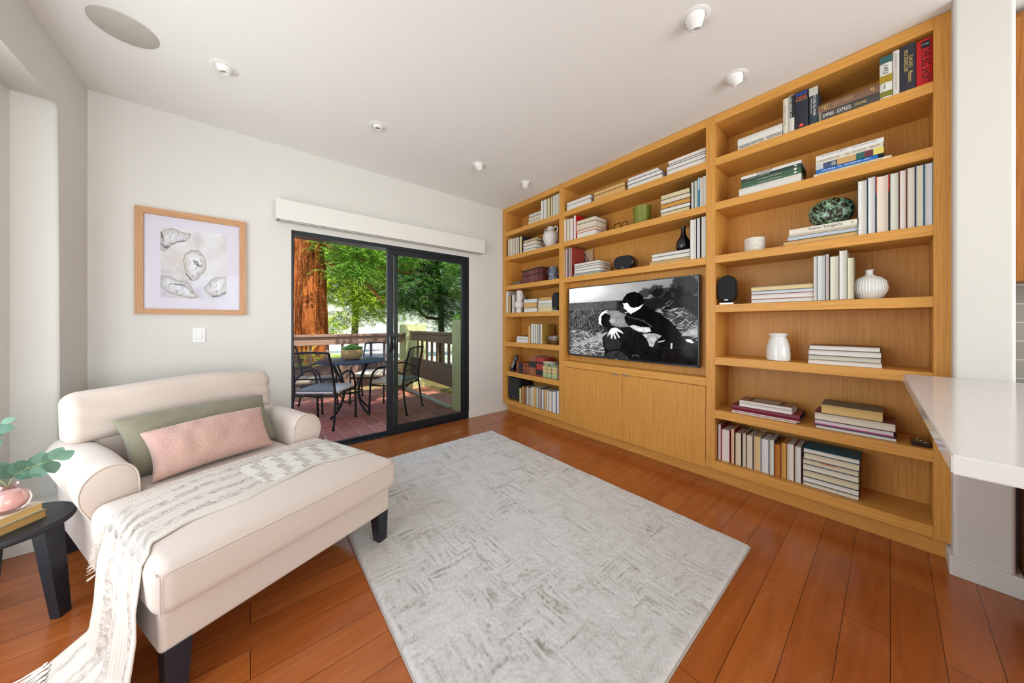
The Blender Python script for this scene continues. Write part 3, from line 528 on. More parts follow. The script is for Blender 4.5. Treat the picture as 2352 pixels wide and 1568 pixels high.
(2.662,1.8965,2.1389,2.1719,2.2342,0.20,'p','DCD0BC','2A2A2E',"cream thick book, third up in left stack, second shelf of middle bay","left stacked books on second shelf of middle bay",1),
(2.662,1.8965,2.1355,2.2342,2.2753,0.20,'p','DCD0BC','2A2A2E',"cream book, topmost in left stack, second shelf of middle bay","left stacked books on second shelf of middle bay",1),
(2.662,1.0131,1.2424,2.0890,2.1205,0.20,'p','D8CBA0','2A2A2E',"tan book, lowest in right stack, second shelf of middle bay","right stacked books on second shelf of middle bay",1),
(2.662,1.0075,1.2435,2.1205,2.1516,0.20,'p','E4E0DA','2A2A2E',"white book, second up in right stack, second shelf of middle bay","right stacked books on second shelf of middle bay",1),
(2.662,1.0075,1.2408,2.1516,2.1897,0.20,'p','CF9850','2A2A2E',"orange-tan book, third up in right stack, second shelf of middle bay","right stacked books on second shelf of middle bay",1),
(2.662,1.0075,1.2419,2.1897,2.2285,0.20,'p','DCD0BC','2A2A2E',"cream book, fourth up in right stack, second shelf of middle bay","right stacked books on second shelf of middle bay",1),
(2.662,1.0122,1.2408,2.2285,2.2677,0.20,'p','D8CBA0','2A2A2E',"cream book, topmost in right stack, second shelf of middle bay","right stacked books on second shelf of middle bay",1),
(2.662,0.9806,1.0014,2.0890,2.3029,0.17,'p','E4E0DA','2A2A2E',"off-white book, leftmost in right row, second shelf of middle bay","right upright books on second shelf of middle bay",0),
(2.662,0.9532,0.9773,2.0890,2.3054,0.17,'p','CFCDBE','8AA8B0',"cream book, second from left in right row, second shelf of middle bay","right upright books on second shelf of middle bay",0),
(2.662,0.9379,0.9523,2.0890,2.3216,0.19,'p','D5DBDF','1A88B0',"cream book with blue spot, third from left in right row, second shelf of middle bay","right upright books on second shelf of middle bay",0),
(2.662,0.9183,0.9366,2.0890,2.3153,0.17,'p','DCD0BC','DAD6CE',"cream book, fourth from left in right row, second shelf of middle bay","right upright books on second shelf of middle bay",0),
(2.662,0.8955,0.9165,2.0890,2.3208,0.17,'p','E4E0DA','DAD6CE',"pinkish white book, rightmost in right row, second shelf of middle bay","right upright books on second shelf of middle bay",0),
(2.662,2.2818,2.3098,1.6940,2.0065,0.17,'p','E4E0DA','503038',"white book, leftmost in left row, third shelf of middle bay","left upright books on third shelf of middle bay",0),
(2.662,2.2626,2.2782,1.6940,2.0102,0.17,'p','E4E0DA','5A1A38',"thin maroon-covered white book, second from left in left row, third shelf of middle bay","left upright books on third shelf of middle bay",0),
(2.662,2.2387,2.2598,1.6940,2.0118,0.17,'p','C8A0A8','4A2040',"thin plum-covered pink book, third from left in left row, third shelf of middle bay","left upright books on third shelf of middle bay",0),
(2.662,2.2164,2.2359,1.6940,2.0119,0.17,'p','CFCDBE','3A4048',"thin dark-covered pale book, fourth from left in left row, third shelf of middle bay","left upright books on third shelf of middle bay",0),
(2.662,2.1964,2.2144,1.6940,2.0146,0.22,'p','E4E0DA','9A3A34',"pale book with brick-red cover, rightmost in left row, third shelf of middle bay","left upright books on third shelf of middle bay",0),
(2.662,1.8447,2.1746,1.6940,1.7201,0.20,'p','A8B0A8','7A8A8A',"grey thin book, lowest in left stack, third shelf of middle bay","left stacked books on third shelf of middle bay",1),
(2.662,1.8447,2.1644,1.7201,1.7511,0.20,'p','E4E0DA','708088',"white book, second up in left stack, third shelf of middle bay","left stacked books on third shelf of middle bay",1),
(2.662,1.8447,2.1644,1.7511,1.7797,0.20,'p','E4E0DA','6A4A38',"white book, third up in left stack, third shelf of middle bay","left stacked books on third shelf of middle bay",1),
(2.662,1.8476,2.1644,1.7797,1.7990,0.20,'p','E4E0DA','2A2A2E',"white thin book, fourth up in left stack, third shelf of middle bay","left stacked books on third shelf of middle bay",1),
(2.662,1.8505,2.1658,1.7990,1.8254,0.20,'p','E4E0DA','5A2A28',"cream book, topmost in left stack, third shelf of middle bay","left stacked books on third shelf of middle bay",1),
(2.662,1.0028,1.3387,1.6940,1.7233,0.20,'p','C8A878','B89868',"pale tan flat book, lowest in right stack, third shelf of middle bay","right stacked books on third shelf of middle bay",1),
(2.662,1.0051,1.3206,1.7233,1.7573,0.20,'p','E4E0DA','3A5A50',"white book, second up in right stack, third shelf of middle bay","right stacked books on third shelf of middle bay",1),
(2.662,1.0051,1.3206,1.7573,1.7849,0.20,'p','E4E0DA','2A3A48',"white book with dark blue cover, topmost in right stack, third shelf of middle bay","right stacked books on third shelf of middle bay",1),
(2.662,0.9623,1.0098,1.6940,2.0089,0.20,'p','E4E0DA','2A2A2E',"white wide book, leftmost in right row, third shelf of middle bay","right upright books on third shelf of middle bay",0),
(2.662,0.9352,0.9604,1.6940,2.0101,0.20,'p','E4E0DA','3A3C58',"white book with navy cover, second from left in right row, third shelf of middle bay","right upright books on third shelf of middle bay",0),
(2.662,0.8955,0.9299,1.6940,2.0137,0.20,'p','E4E0DA','1A1A22',"white book with black cover, rightmost in right row, third shelf of middle bay","right upright books on third shelf of middle bay",0),
(2.662,0.4512,0.6929,2.4200,2.4540,0.20,'s','DAD6CE','DAD6CE',"white book titled WRITTERS, lowest in left stack, top shelf of right bay","left stacked books on top shelf of right bay",1),
(2.662,0.4490,0.6942,2.4540,2.5005,0.20,'s','DAD6CE','DCD8D0',"plain white book, topmost in left stack, top shelf of right bay","left stacked books on top shelf of right bay",1),
(2.662,0.4226,0.4468,2.4200,2.6479,0.16,'s','E4E0DA','DAD2C2',"plain cream book, leftmost in middle row, top shelf of right bay","middle upright books on top shelf of right bay",0),
(2.662,0.3914,0.4220,2.4200,2.6539,0.16,'s','E4E0DA','D0CCC4',"black and white patterned book, second from left in middle row, top shelf of right bay","middle upright books on top shelf of right bay",0),
(2.662,0.3260,0.3892,2.4200,2.6543,0.16,'s','DCD0BC','2A2A38',"black book titled CANAL, third from left in middle row, top shelf of right bay","middle upright books on top shelf of right bay",0),
(2.662,0.2828,0.3220,2.4200,2.6457,0.16,'s','DCD0BC','34424A',"dark book titled END ALL WARS, rightmost in middle row, top shelf of right bay","middle upright books on top shelf of right bay",0),
(2.662,0.0389,0.2793,2.4200,2.4727,0.20,'s','DCD0BC','4A4644',"dark book titled EMPIRE EXPRESS, lowest in brown stack, top shelf of right bay","brown stacked books on top shelf of right bay",1),
(2.662,0.0389,0.2842,2.4727,2.5201,0.20,'s','DCD0BC','7E5C46',"brown book titled 1421, topmost in brown stack, top shelf of right bay","brown stacked books on top shelf of right bay",1),
(2.662,-0.0070,0.0381,2.4200,2.6499,0.16,'s','DCD0BC','E2E0DA',"white book titled 1493, leftmost in right row, top shelf of right bay","right upright books on top shelf of right bay",0),
(2.662,-0.0312,-0.0078,2.4200,2.6587,0.16,'s','DCD0BC','E0DCD6',"plain white book, second from left in right row, top shelf of right bay","right upright books on top shelf of right bay",0),
(2.662,-0.0848,-0.0323,2.4200,2.6641,0.16,'s','DCD0BC','32323E',"black book with gold lettering, third from left in right row, top shelf of right bay","right upright books on top shelf of right bay",0),
(2.662,-0.1371,-0.0865,2.4200,2.6553,0.16,'s','DCD0BC','C8141E',"red book with black lettering, rightmost in right row, top shelf of right bay","right upright books on top shelf of right bay",0),
(2.662,0.3593,0.6869,2.0900,2.1434,0.20,'s','DCD8D0','DCD8D0',"white thick book, lowest in left stack, second shelf of right bay","left stacked books on second shelf of right bay",1),
(2.662,0.3603,0.6727,2.1434,2.1644,0.20,'s','4A6A54','46664E',"green book, second up in left stack, second shelf of right bay","left stacked books on second shelf of right bay",1),
(2.662,0.3603,0.6727,2.1644,2.1871,0.20,'s','4A6A54','3E5E48',"green book, third up in left stack, second shelf of right bay","left stacked books on second shelf of right bay",1),
(2.662,0.3584,0.6739,2.1871,2.2057,0.20,'s','30403A','2C3A36',"dark green book, fourth up in left stack, second shelf of right bay","left stacked books on second shelf of right bay",1),
(2.662,0.3584,0.6739,2.2057,2.2254,0.20,'s','DCD8D0','DEDAD4',"white book with small black title, topmost in left stack, second shelf of right bay","left stacked books on second shelf of right bay",1),
(2.662,-0.0048,0.3018,2.0900,2.1068,0.20,'s','DCD0BC','E2D8BC',"long cream paperback, lowest in right stack, second shelf of right bay","right stacked books on second shelf of right bay",1),
(2.662,0.0438,0.2903,2.1068,2.1295,0.20,'s','DCD0BC','1E6ABC',"bright blue book with white dots, second up in right stack, second shelf of right bay","right stacked books on second shelf of right bay",1),
(2.662,0.0231,0.2920,2.1295,2.1641,0.20,'s','DCD0BC','40506E',"multicoloured book with yellow end, third up in right stack, second shelf of right bay","right stacked books on second shelf of right bay",1),
(2.662,0.0260,0.2920,2.1641,2.1910,0.20,'s','DCD0BC','DED8CA',"cream book titled FINE DISREGARD, fourth up in right stack, second shelf of right bay","right stacked books on second shelf of right bay",1),
(2.662,0.0224,0.2920,2.1910,2.2161,0.20,'s','DCD0BC','E4E2DC',"white book with grey title, topmost in right stack, second shelf of right bay","right stacked books on second shelf of right bay",1),
(2.662,0.1169,0.4473,1.6960,1.7224,0.22,'p','D9AE72','2A2A2E',"tan thin book, lowest in stack, third shelf of right bay","stacked books on third shelf of right bay",1),
(2.662,0.1135,0.4264,1.7224,1.7475,0.22,'p','C4CCD4','6A6A60',"grey-blue thin book, second up in stack, third shelf of right bay","stacked books on third shelf of right bay",1),
(2.662,0.1135,0.4240,1.7475,1.7581,0.22,'p','DCD0BC','B0A080',"cream very thin book, third up in stack, third shelf of right bay","stacked books on third shelf of right bay",1),
(2.662,0.1150,0.4166,1.7581,1.7946,0.22,'s','DCD0BC','E4DECE',"cream book with large serif title, topmost in stack, third shelf of right bay","stacked books on third shelf of right bay",1),
(2.662,0.0829,0.1193,1.6960,2.0047,0.22,'p','E4E0DA','3A6478',"white book with teal cover, leftmost in row, third shelf of right bay","upright books on third shelf of right bay",0),
(2.662,0.0529,0.0808,1.6960,2.0124,0.22,'p','E4E0DA','7AA0C0',"white book with pale blue cover, second from left in row, third shelf of right bay","upright books on third shelf of right bay",0),
(2.662,0.0035,0.0514,1.6960,2.0059,0.22,'p','E8DACB','B04030',"cream wide book with red-topped cover, third from left in row, third shelf of right bay","upright books on third shelf of right bay",0),
(2.662,-0.0297,0.0020,1.6960,2.0062,0.22,'p','DDDDD0','3A4048',"pale green-white book, fourth from left in row, third shelf of right bay","upright books on third shelf of right bay",0),
(2.662,-0.0540,-0.0311,1.6960,2.0094,0.22,'p','E4E0DA','B86848',"white book with orange cover, fifth from left in row, third shelf of right bay","upright books on third shelf of right bay",0),
(2.662,-0.0833,-0.0552,1.6960,2.0142,0.22,'p','E2DACE','34343E',"cream book with dark cover, sixth from left in row, third shelf of right bay","upright books on third shelf of right bay",0),
(2.662,-0.1104,-0.0842,1.6960,2.0155,0.22,'p','E4DCC8','1E5C98',"cream book with blue cover, seventh from left in row, third shelf of right bay","upright books on third shelf of right bay",0),
(2.662,-0.1382,-0.1113,1.6960,2.0157,0.22,'p','E2DEE0','3A7AA0',"lilac-white book with blue cover, rightmost in row, third shelf of right bay","upright books on third shelf of right bay",0),
(2.662,0.2995,0.6172,1.3330,1.3584,0.20,'p','E4E0DA','6A4A38',"cream book, lowest in stack, fourth shelf of right bay","stacked books on fourth shelf of right bay",1),
(2.662,0.2990,0.6179,1.3584,1.3914,0.20,'p','E4E0DA','B02028',"white book with red cover, second up in stack, fourth shelf of right bay","stacked books on fourth shelf of right bay",1),
(2.662,0.3001,0.6161,1.3914,1.4141,0.20,'p','D5DBDF','50585C',"bluish white book, third up in stack, fourth shelf of right bay","stacked books on fourth shelf of right bay",1),
(2.662,0.3024,0.6189,1.4141,1.4434,0.20,'p','E4CFA0','6A6A68',"pale yellow book, topmost in stack, fourth shelf of right bay","stacked books on fourth shelf of right bay",1),
(2.662,0.2850,0.3029,1.3330,1.6072,0.20,'p','E4E0DA','8A8480',"white book, leftmost in row, fourth shelf of right bay","upright books on fourth shelf of right bay",0),
(2.662,0.2506,0.2845,1.3330,1.6082,0.20,'p','D2D8D8','B0B0A8',"pale blue-white wide book, second from left in row, fourth shelf of right bay","upright books on fourth shelf of right bay",0),
(2.662,0.2334,0.2490,1.3330,1.6125,0.20,'p','DCD0C8','2A2A2E',"pinkish white thin book, third from left in row, fourth shelf of right bay","upright books on fourth shelf of right bay",0),
(2.662,0.1926,0.2318,1.3330,1.5945,0.20,'p','DEDCCA','4A4A4A',"white thick book, fourth from left in row, fourth shelf of right bay","upright books on fourth shelf of right bay",0),
(2.662,0.1612,0.1921,1.3330,1.6225,0.20,'p','E0E0DC','C0B8A8',"tall white book, fifth from left in row, fourth shelf of right bay","upright books on fourth shelf of right bay",0),
(2.662,0.1339,0.1602,1.3330,1.5748,0.20,'p','E2DCC4','9A9070',"cream book, rightmost in row, fourth shelf of right bay","upright books on fourth shelf of right bay",0),
(2.700,0.0280,0.3340,0.9430,0.9709,0.19,'p','E4E0DA','A08070',"white book, lowest in stack, fifth shelf of right bay","stacked books on fifth shelf of right bay",1),
(2.700,0.0317,0.3316,0.9709,0.9988,0.19,'p','CFCDBE','6A7060',"cream book, second up in stack, fifth shelf of right bay","stacked books on fifth shelf of right bay",1),
(2.700,0.0310,0.3316,0.9988,1.0319,0.19,'p','E4E0DA','40404A',"white book, third up in stack, fifth shelf of right bay","stacked books on fifth shelf of right bay",1),
(2.700,0.0354,0.3269,1.0319,1.0599,0.19,'p','E4E0DA','7A5038',"white book with brown cover, topmost in stack, fifth shelf of right bay","stacked books on fifth shelf of right bay",1),
(2.685,0.3822,0.7407,0.5510,0.5623,0.22,'p','E4E0DA','B03020',"white large book with red side, lowest in left stack, sixth shelf of right bay","left stacked books on sixth shelf of right bay",1),
(2.685,0.3683,0.7371,0.5623,0.5723,0.20,'p','E4E0DA','A02828',"thin white book, second up in left stack, sixth shelf of right bay","left stacked books on sixth shelf of right bay",1),
(2.685,0.3683,0.7386,0.5723,0.6060,0.22,'s','2A2C40','7A1C34',"navy and maroon book, third up in left stack, sixth shelf of right bay","left stacked books on sixth shelf of right bay",1),
(2.685,0.4047,0.6925,0.6060,0.6314,0.16,'p','E4E0DA','E4E0DA',"white book, fourth up in left stack, sixth shelf of right bay","left stacked books on sixth shelf of right bay",1),
(2.685,0.4047,0.6925,0.6314,0.6514,0.16,'p','E4E0DA','8A6450',"white book with brown printed cover, topmost in left stack, sixth shelf of right bay","left stacked books on sixth shelf of right bay",1),
(2.690,-0.0232,0.2971,0.5510,0.5692,0.20,'p','E4E0DA','3A4048',"white book with dark cover, lowest in right stack, sixth shelf of right bay","right stacked books on sixth shelf of right bay",1),
(2.690,-0.0135,0.3018,0.5692,0.6030,0.20,'p','E2DCE0','4A3040',"white book with pink-blue edge, second up in right stack, sixth shelf of right bay","right stacked books on sixth shelf of right bay",1),
(2.690,-0.0199,0.3025,0.6030,0.6471,0.20,'p','E0D8C4','6A2A3E',"cream book with maroon cover, third up in right stack, sixth shelf of right bay","right stacked books on sixth shelf of right bay",1),
(2.690,0.0246,0.2731,0.6471,0.7016,0.20,'p','D8B878','6A6A60',"old tan book with grey cover, topmost in right stack, sixth shelf of right bay","right stacked books on sixth shelf of right bay",1),
(2.700,0.8071,0.8282,0.1700,0.4386,0.17,'p','E4E0DA','8A2030',"off-white narrow book, leftmost in row, bottom shelf of right bay","upright books on bottom shelf of right bay",0),
(2.700,0.7523,0.8053,0.1700,0.4073,0.17,'p','E4DDD6','C02028',"off-white wide book, second from left in row, bottom shelf of right bay","upright books on bottom shelf of right bay",0),
(2.700,0.7231,0.7464,0.1700,0.4268,0.17,'p','D8C4A0','A02028',"cream narrow book, third from left in row, bottom shelf of right bay","upright books on bottom shelf of right bay",0),
(2.700,0.6808,0.7197,0.1700,0.4038,0.17,'p','DED0B8','2A2A2E',"cream book, fourth from left in row, bottom shelf of right bay","upright books on bottom shelf of right bay",0),
(2.700,0.6536,0.6762,0.1700,0.4113,0.17,'p','DCCDB0','6A6050',"cream narrow book, fifth from left in row, bottom shelf of right bay","upright books on bottom shelf of right bay",0),
(2.700,0.6142,0.6526,0.1700,0.4061,0.17,'p','DED2BC','604048',"cream book, sixth from left in row, bottom shelf of right bay","upright books on bottom shelf of right bay",0),
(2.700,0.5712,0.6097,0.1700,0.4102,0.17,'p','DDBE8C','DCD8CC',"tan-cream book, seventh from left in row, bottom shelf of right bay","upright books on bottom shelf of right bay",0),
(2.700,0.5259,0.5697,0.1700,0.4031,0.17,'p','E2E0DE','34405A',"white wide book, eighth from left in row, bottom shelf of right bay","upright books on bottom shelf of right bay",0),
(2.700,0.4983,0.5245,0.1700,0.4097,0.17,'p','DDDCD0','8A9498',"white book, ninth from left in row, bottom shelf of right bay","upright books on bottom shelf of right bay",0),
(2.700,0.4644,0.4966,0.1700,0.3871,0.17,'p','C07A34','A02A1C',"orange-brown aged book, tenth from left in row, bottom shelf of right bay","upright books on bottom shelf of right bay",0),
(2.700,0.4349,0.4636,0.1700,0.4055,0.17,'p','D8A050','6A5A38',"tan book, eleventh from left in row, bottom shelf of right bay","upright books on bottom shelf of right bay",0),
(2.700,0.3980,0.4338,0.1700,0.4081,0.17,'p','E0DCD4','E08A48',"off-white book, twelfth from left in row, bottom shelf of right bay","upright books on bottom shelf of right bay",0),
(2.700,0.3638,0.3947,0.1700,0.4029,0.17,'p','DDDDD4','B09098',"off-white book, rightmost in row, bottom shelf of right bay","upright books on bottom shelf of right bay",0),
(2.700,0.1154,0.3575,0.1700,0.1959,0.19,'p','E0D8C4','7A5840',"cream book, lowest in stack, bottom shelf of right bay","stacked books on bottom shelf of right bay",1),
(2.700,0.1154,0.3575,0.1959,0.2280,0.19,'p','E4E0DA','2A4038',"white book, second up in stack, bottom shelf of right bay","stacked books on bottom shelf of right bay",1),
(2.700,0.1154,0.3575,0.2280,0.2697,0.19,'p','DACDB0','2A2A2E',"beige book, third up in stack, bottom shelf of right bay","stacked books on bottom shelf of right bay",1),
(2.700,0.1154,0.3575,0.2697,0.3074,0.19,'p','E2DCCA','2A2A2E',"pale cream book, fourth up in stack, bottom shelf of right bay","stacked books on bottom shelf of right bay",1),
(2.700,0.1154,0.3575,0.3074,0.3392,0.19,'p','DACDB0','3A5A80',"beige book with orange tab, fifth up in stack, bottom shelf of right bay","stacked books on bottom shelf of right bay",1),
(2.700,0.1132,0.3537,0.3392,0.3796,0.19,'p','DED4B8','2A2A2E',"cream book, sixth up in stack, bottom shelf of right bay","stacked books on bottom shelf of right bay",1),
(2.700,0.1123,0.3545,0.3796,0.4066,0.19,'p','E2DCCC','1A6E84',"cream book with teal cover, topmost in stack, bottom shelf of right bay","stacked books on bottom shelf of right bay",1),
]
def make_book(X, y0, y1, z0, z1, d, mode, pg, cv, lab, grp, lay):
    e = empty('book', (X+d/2, (y0+y1)/2, z0), lab, 'book', grp)
    g = .0006; y0 += g*.5; y1 -= g*.5; z1 -= .0003
    T = (y1-y0) if not lay else (z1-z0); H = (z1-z0) if not lay else (y1-y0); c = min(.0021, T*.10)
    def P(t, h, x): return (X+x, y0+t, z0+h) if not lay else (X+x, y0+h, z0+t)
    pc = cover_mat(cv); pm = page_mat(pg, lay); cm = MB(); ph = .0022
    def bx(mb, t0, t1, h0, h1, x0, x1):
        a, b = P(t0, h0, x0), P(t1, h1, x1); mb.box(min(a[0], b[0]), max(a[0], b[0]), min(a[1], b[1]), max(a[1], b[1]), min(a[2], b[2]), max(a[2], b[2]))
    bow = min(.006, T*.16); n = 8
    if mode == 'p':
        bx(cm, 0, c, 0, H, 0, d); bx(cm, T-c, T, 0, H, 0, d); bx(cm, c, T-c, 0, H, d-c, d)
        prof = [(c+(T-2*c)*k/n, .003+bow*math.sin(math.pi*k/n)) for k in range(n+1)]+[(T-c, d-c), (c, d-c)]
    else:
        prof_c = [(T*k/n, bow*(1-math.sin(math.pi*k/n))) for k in range(n+1)]+[(T-c*(1), bow+.002), (c, bow+.002)]
        cm.prism(prof_c, 0, H, lambda a, b, h: P(a, h, b)); bx(cm, 0, c, 0, H, bow, d); bx(cm, T-c, T, 0, H, bow, d)
        prof = [(c, bow+.002), (T-c, bow+.002), (T-c, d-.004), (c, d-.004)]
    cm.build('cover', pc, e)
    MB().prism(prof, ph, H-ph, lambda a, b, h: P(a, h, b)).build('page_block', pm, e)
    return e
books = {}
for b_ in BOOKS: books[b_[9]] = (make_book(*b_), b_)
def bk_of(*keys):
    for k, v in books.items():
        if all(q in k for q in keys): return v
ink = plain('1A1A1E', .6, amt=0); gold_ink = plain('D8C070', .5, amt=0); white_ink = plain('ECE8E0', .5, amt=0)
def spine_text(bk, s, m, frac=(.05, .95), hf=.5, center=.5, mode='auto', xoff=-.0008, shear=0, off=0):
    e, b = bk; X, y0, y1, z0, z1 = b[:5]; lay = b[11]
    if lay or mode == 'h':
        L = y1-y0; a = y1-L*frac[0]; c = y1-L*frac[1]; H = (z1-z0) if lay else None
        zc = z0+(z1-z0)*center; h = ((z1-z0) if lay else .02)*hf
        M = Matrix(((0, 0, -1, X+xoff), (-1, 0, 0, (a+c)/2), (0, 1, 0, zc), (0, 0, 0, 1))); return text_mesh('spine_title', s, h, m, e, M, a-c, shear=shear)
    L = z1-z0; a = z1-L*frac[0]; c = z1-L*frac[1]; h = (y1-y0)*hf; yc = y1-(y1-y0)*center
    M = Matrix(((0, 0, -1, X+xoff), (0, -1, 0, yc), (-1, 0, 0, (a+c)/2), (0, 0, 0, 1))); return text_mesh('spine_title', s, h, m, e, M, a-c, shear=shear)
def band(bk, f0, f1, m, name='spine_band', side=(0, 1), xo=.0007):
    e, b = bk; X, y0, y1, z0, z1 = b[:5]
    if b[11]: L = y1-y0; return MB().box(X-xo, X+.004, y1-L*f1, y1-L*f0, z0+(z1-z0)*side[0], z0+(z1-z0)*side[1]).build(name, m, e)
    L = z1-z0; return MB().box(X-xo, X+.004, y1-(y1-y0)*side[1], y1-(y1-y0)*side[0], z1-L*f1, z1-L*f0).build(name, m, e)
tr, sr, thr = 'top shelf of right', 'second shelf of right', 'third shelf of right'
spine_text(bk_of('WRITTERS', tr), 'PARRIERI WRITTERS   AEDITION', ink, (.03, .97), .55)
spine_text(bk_of('plain cream book', tr), 'ROBERT K MASSIE', plain('8A8478', .6, amt=0), (.2, .75), .3)
b = bk_of('black and white patterned', tr); band(b, .02, .62, plain('2A2A30', .5, amt=.9, nscale=300), side=(.3, 1)); spine_text(b, 'CATHARINE CN', white_ink, (.05, .6), .3, .5, xoff=-.0012)
b = bk_of('titled CANAL'); spine_text(b, 'BRIDGE', plain('2E62D0', .5, amt=0), (.08, .92), .95, .93, 'h'); spine_text(b, 'CANAL', plain('F0603C', .5, amt=0), (.1, .9), .95, .83, 'h'); spine_text(b, 'MARSDEN & PARKS', gold_ink, (.1, .95), .3, .76, 'h')
MB().prism([(-.012, 0), (.012, 0), (.006, .014), (0, .02), (-.006, .014)], 0, .0008, lambda a, c, h: (b[1][0]-h, (b[1][1]+b[1][2])/2+a, b[1][3]+.012+c)).build('emblem', plain('E0503C', .5, amt=0), b[0])
b = bk_of('END ALL WARS'); band(b, .0, .22, plain('C8C8BC', .6, amt=.4, nscale=300)); spine_text(b, 'TO END ALL WARS', white_ink, (.22, .78), .32, .62); spine_text(b, 'ADAM HOCHSCHILD', white_ink, (.28, .7), .13, .25)
b = bk_of('EMPIRE EXPRESS'); spine_text(b, 'EMPIRE - EXPRESS', white_ink, (.08, .56), .42); spine_text(b, 'DAVID HAWARD', gold_ink, (.62, .8), .3); band(b, .0, .05, plain('8A8478', .5))
b = bk_of('titled 1421'); spine_text(b, '1421', gold_ink, (.07, .22), .6, shear=.3); spine_text(b, 'GAVIN MENZIES', plain('B89A6A', .5, amt=0), (.27, .6), .38); spine_text(b, '4|', gold_ink, (.86, .92), .5)
b = bk_of('titled 1493'); band(b, 0, .16, plain('3E6A6C', .5, amt=.8, nscale=120)); band(b, .45, .62, plain('B89A28', .5, amt=.9, nscale=260)); band(b, .83, .95, plain('8A8A30', .5, amt=.9, nscale=260)); spine_text(b, '1493', ink, (.2, .42), .4, shear=.3); spine_text(b, 'MANN', ink, (.66, .76), .16, .4)
spine_text(bk_of('plain white book, second'), 'ALEXANDER VON HUMBOLDT', plain('B08A78', .5, amt=0), (.08, .9), .3)
b = bk_of('black book with gold'); spine_text(b, 'ROCKEFELLER', gold_ink, (.12, .58), .24, .38); spine_text(b, 'DAVID', gold_ink, (.26, .52), .24, .68); spine_text(b, 'Memoirs', gold_ink, (.58, .82), .3, .66, shear=.4)
b = bk_of('red book with black lettering'); spine_text(b, 'THE BIG SHORT', plain('0E0A0C', .5, amt=0), (.22, .96), .55, .6); band(b, .05, .2, ink, side=(.3, .85)); spine_text(b, 'MICHAEL', white_ink, (.35, .8), .3, .88, 'h', xoff=-.0014)
spine_text(bk_of('small black title'), 'AD REINHARDT', ink, (.28, .55), .7)
for k, f_ in ((('dark green book', sr), (.08, .5)), (('green book, third', sr), (.3, .7)), (('green book, second', sr), (.3, .7))):
    spine_text(bk_of(*k), 'THE ROCKBURNE OF THE WOODS BIENNALE', plain('B8C0B0', .5, amt=0), f_, .35)
    MB().box(bk_of(*k)[1][0]-.0008, bk_of(*k)[1][0]+.002, bk_of(*k)[1][1]+.02, bk_of(*k)[1][1]+.032, bk_of(*k)[1][3]+.006, bk_of(*k)[1][4]-.005).build('spine_mark', white_ink, bk_of(*k)[0])
spine_text(bk_of('long cream paperback'), 'ROY DECARAVA  A RETROSPECTIVE', plain('B89868', .5, amt=0), (.07, .9), .6)
b = bk_of('bright blue book with white dots'); spine_text(b, 'STUDIES  IN  MODERN  ART  .', white_ink, (.1, .95), .35)
b = bk_of('multicoloured book'); band(b, 0, .12, plain('C8CCD0', .5, amt=.5, nscale=90)); band(b, .34, .62, plain('D8B070', .5, amt=.9, nscale=70)); band(b, .62, .74, plain('2E6A5A', .5, amt=.7, nscale=70)); band(b, .74, .84, plain('7A3A44', .5, amt=.9, nscale=60)); band(b, .86, 1, plain('E0CC68', .5)); spine_text(b, 'LEGER', white_ink, (.25, .32), .6, xoff=-.0014)
spine_text(bk_of('FINE DISREGARD'), 'A FINE DISREGARD     KIRK VARNEDOE   ABRAMS', plain('8A6A50', .5, amt=0), (.03, .97), .4)
spine_text(bk_of('white book with grey title'), '|  GEORGES SEURAT  :  THE DRAWINGS    :', plain('6A6E78', .5, amt=0), (.05, .97), .38)
b = bk_of('large serif title'); spine_text(b, 'Yoshio Taniguchi', ink, (.3, .78), .52); band(b, .985, .998, ink); spine_text(b, 'IIC', plain('6A6A60', .5, amt=0), (.9, .94), .25)
# leather bindings: raised bands and labels
dk = plain('2A2222', .5, amt=.2); lb = plain('2E2C30', .5, amt=.2)
for k, v in books.items():
    if 'maroon leather' in k: band(v, .0, .1, dk); band(v, .40, .47, dk); band(v, .95, .98, dk)
    if 'brown leather' in k: band(v, .22, .55, lb); band(v, .78, .8, dk)
    if 'brown book with black label' in k: band(v, .25, .58, lb)
    if 'red book with black bands' in k: band(v, .22, .32, lb); band(v, .64, .93, lb)
    if 'leather book' in k and ('cream' in k or 'pale green' in k): band(v, .3, .34, plain('7A7A50', .5)); band(v, .62, .66, plain('7A7A50', .5))
    if 'green marbled' in k: band(v, .1, .4, plain('A8B890', .5, amt=.8, nscale=400)); band(v, .5, .95, plain('90A088', .5, amt=.8, nscale=400))
    if 'wide book with red-topped' in k: band(v, 0, .3, plain('C03A28', .5), 'red_cover_edge', (0, .09)); band(v, 0, .3, plain('C03A28', .5), 'red_cover_edge', (.91, 1)); band(v, .3, 1, plain('3A2A2A', .5), 'dark_cover_edge', (0, .08)); band(v, .3, 1, plain('3A2A2A', .5), 'dark_cover_edge', (.92, 1))
    if 'blue spot' in k: band(v, .42, .98, plain('1886B0', .5), 'blue_stripe', (.3, .7))
    if 'orange tab' in k: band(v, .35, .6, plain('E0582C', .5), 'orange_tab', (.72, .84), -.0012)
    if 'pink-blue edge' in k: band(v, 0, 1, plain('C83A68', .5), 'pink_edge', (.18, .34), -.001); band(v, 0, 1, plain('2E5C90', .5), 'blue_edge', (.0, .16), -.001)
    if 'red label' in k:
        e, b = v; MB().box(b[0]+.05, b[0]+.12, b[1]-.0006, b[1]+.002, b[4]-.05, b[4]-.028).build('red_label', plain('B03040', .5), e)
    if 'white book with red side' in k: pass
b = bk_of('brown printed cover'); e, q = b
MB().box(q[0]+.018, q[0]+q[5]-.018, q[1]+.05, q[2]-.05, q[4]-.001, q[4]+.0008).build('cover_panel', plain('5E4030', .6, amt=.5, nscale=200), e)
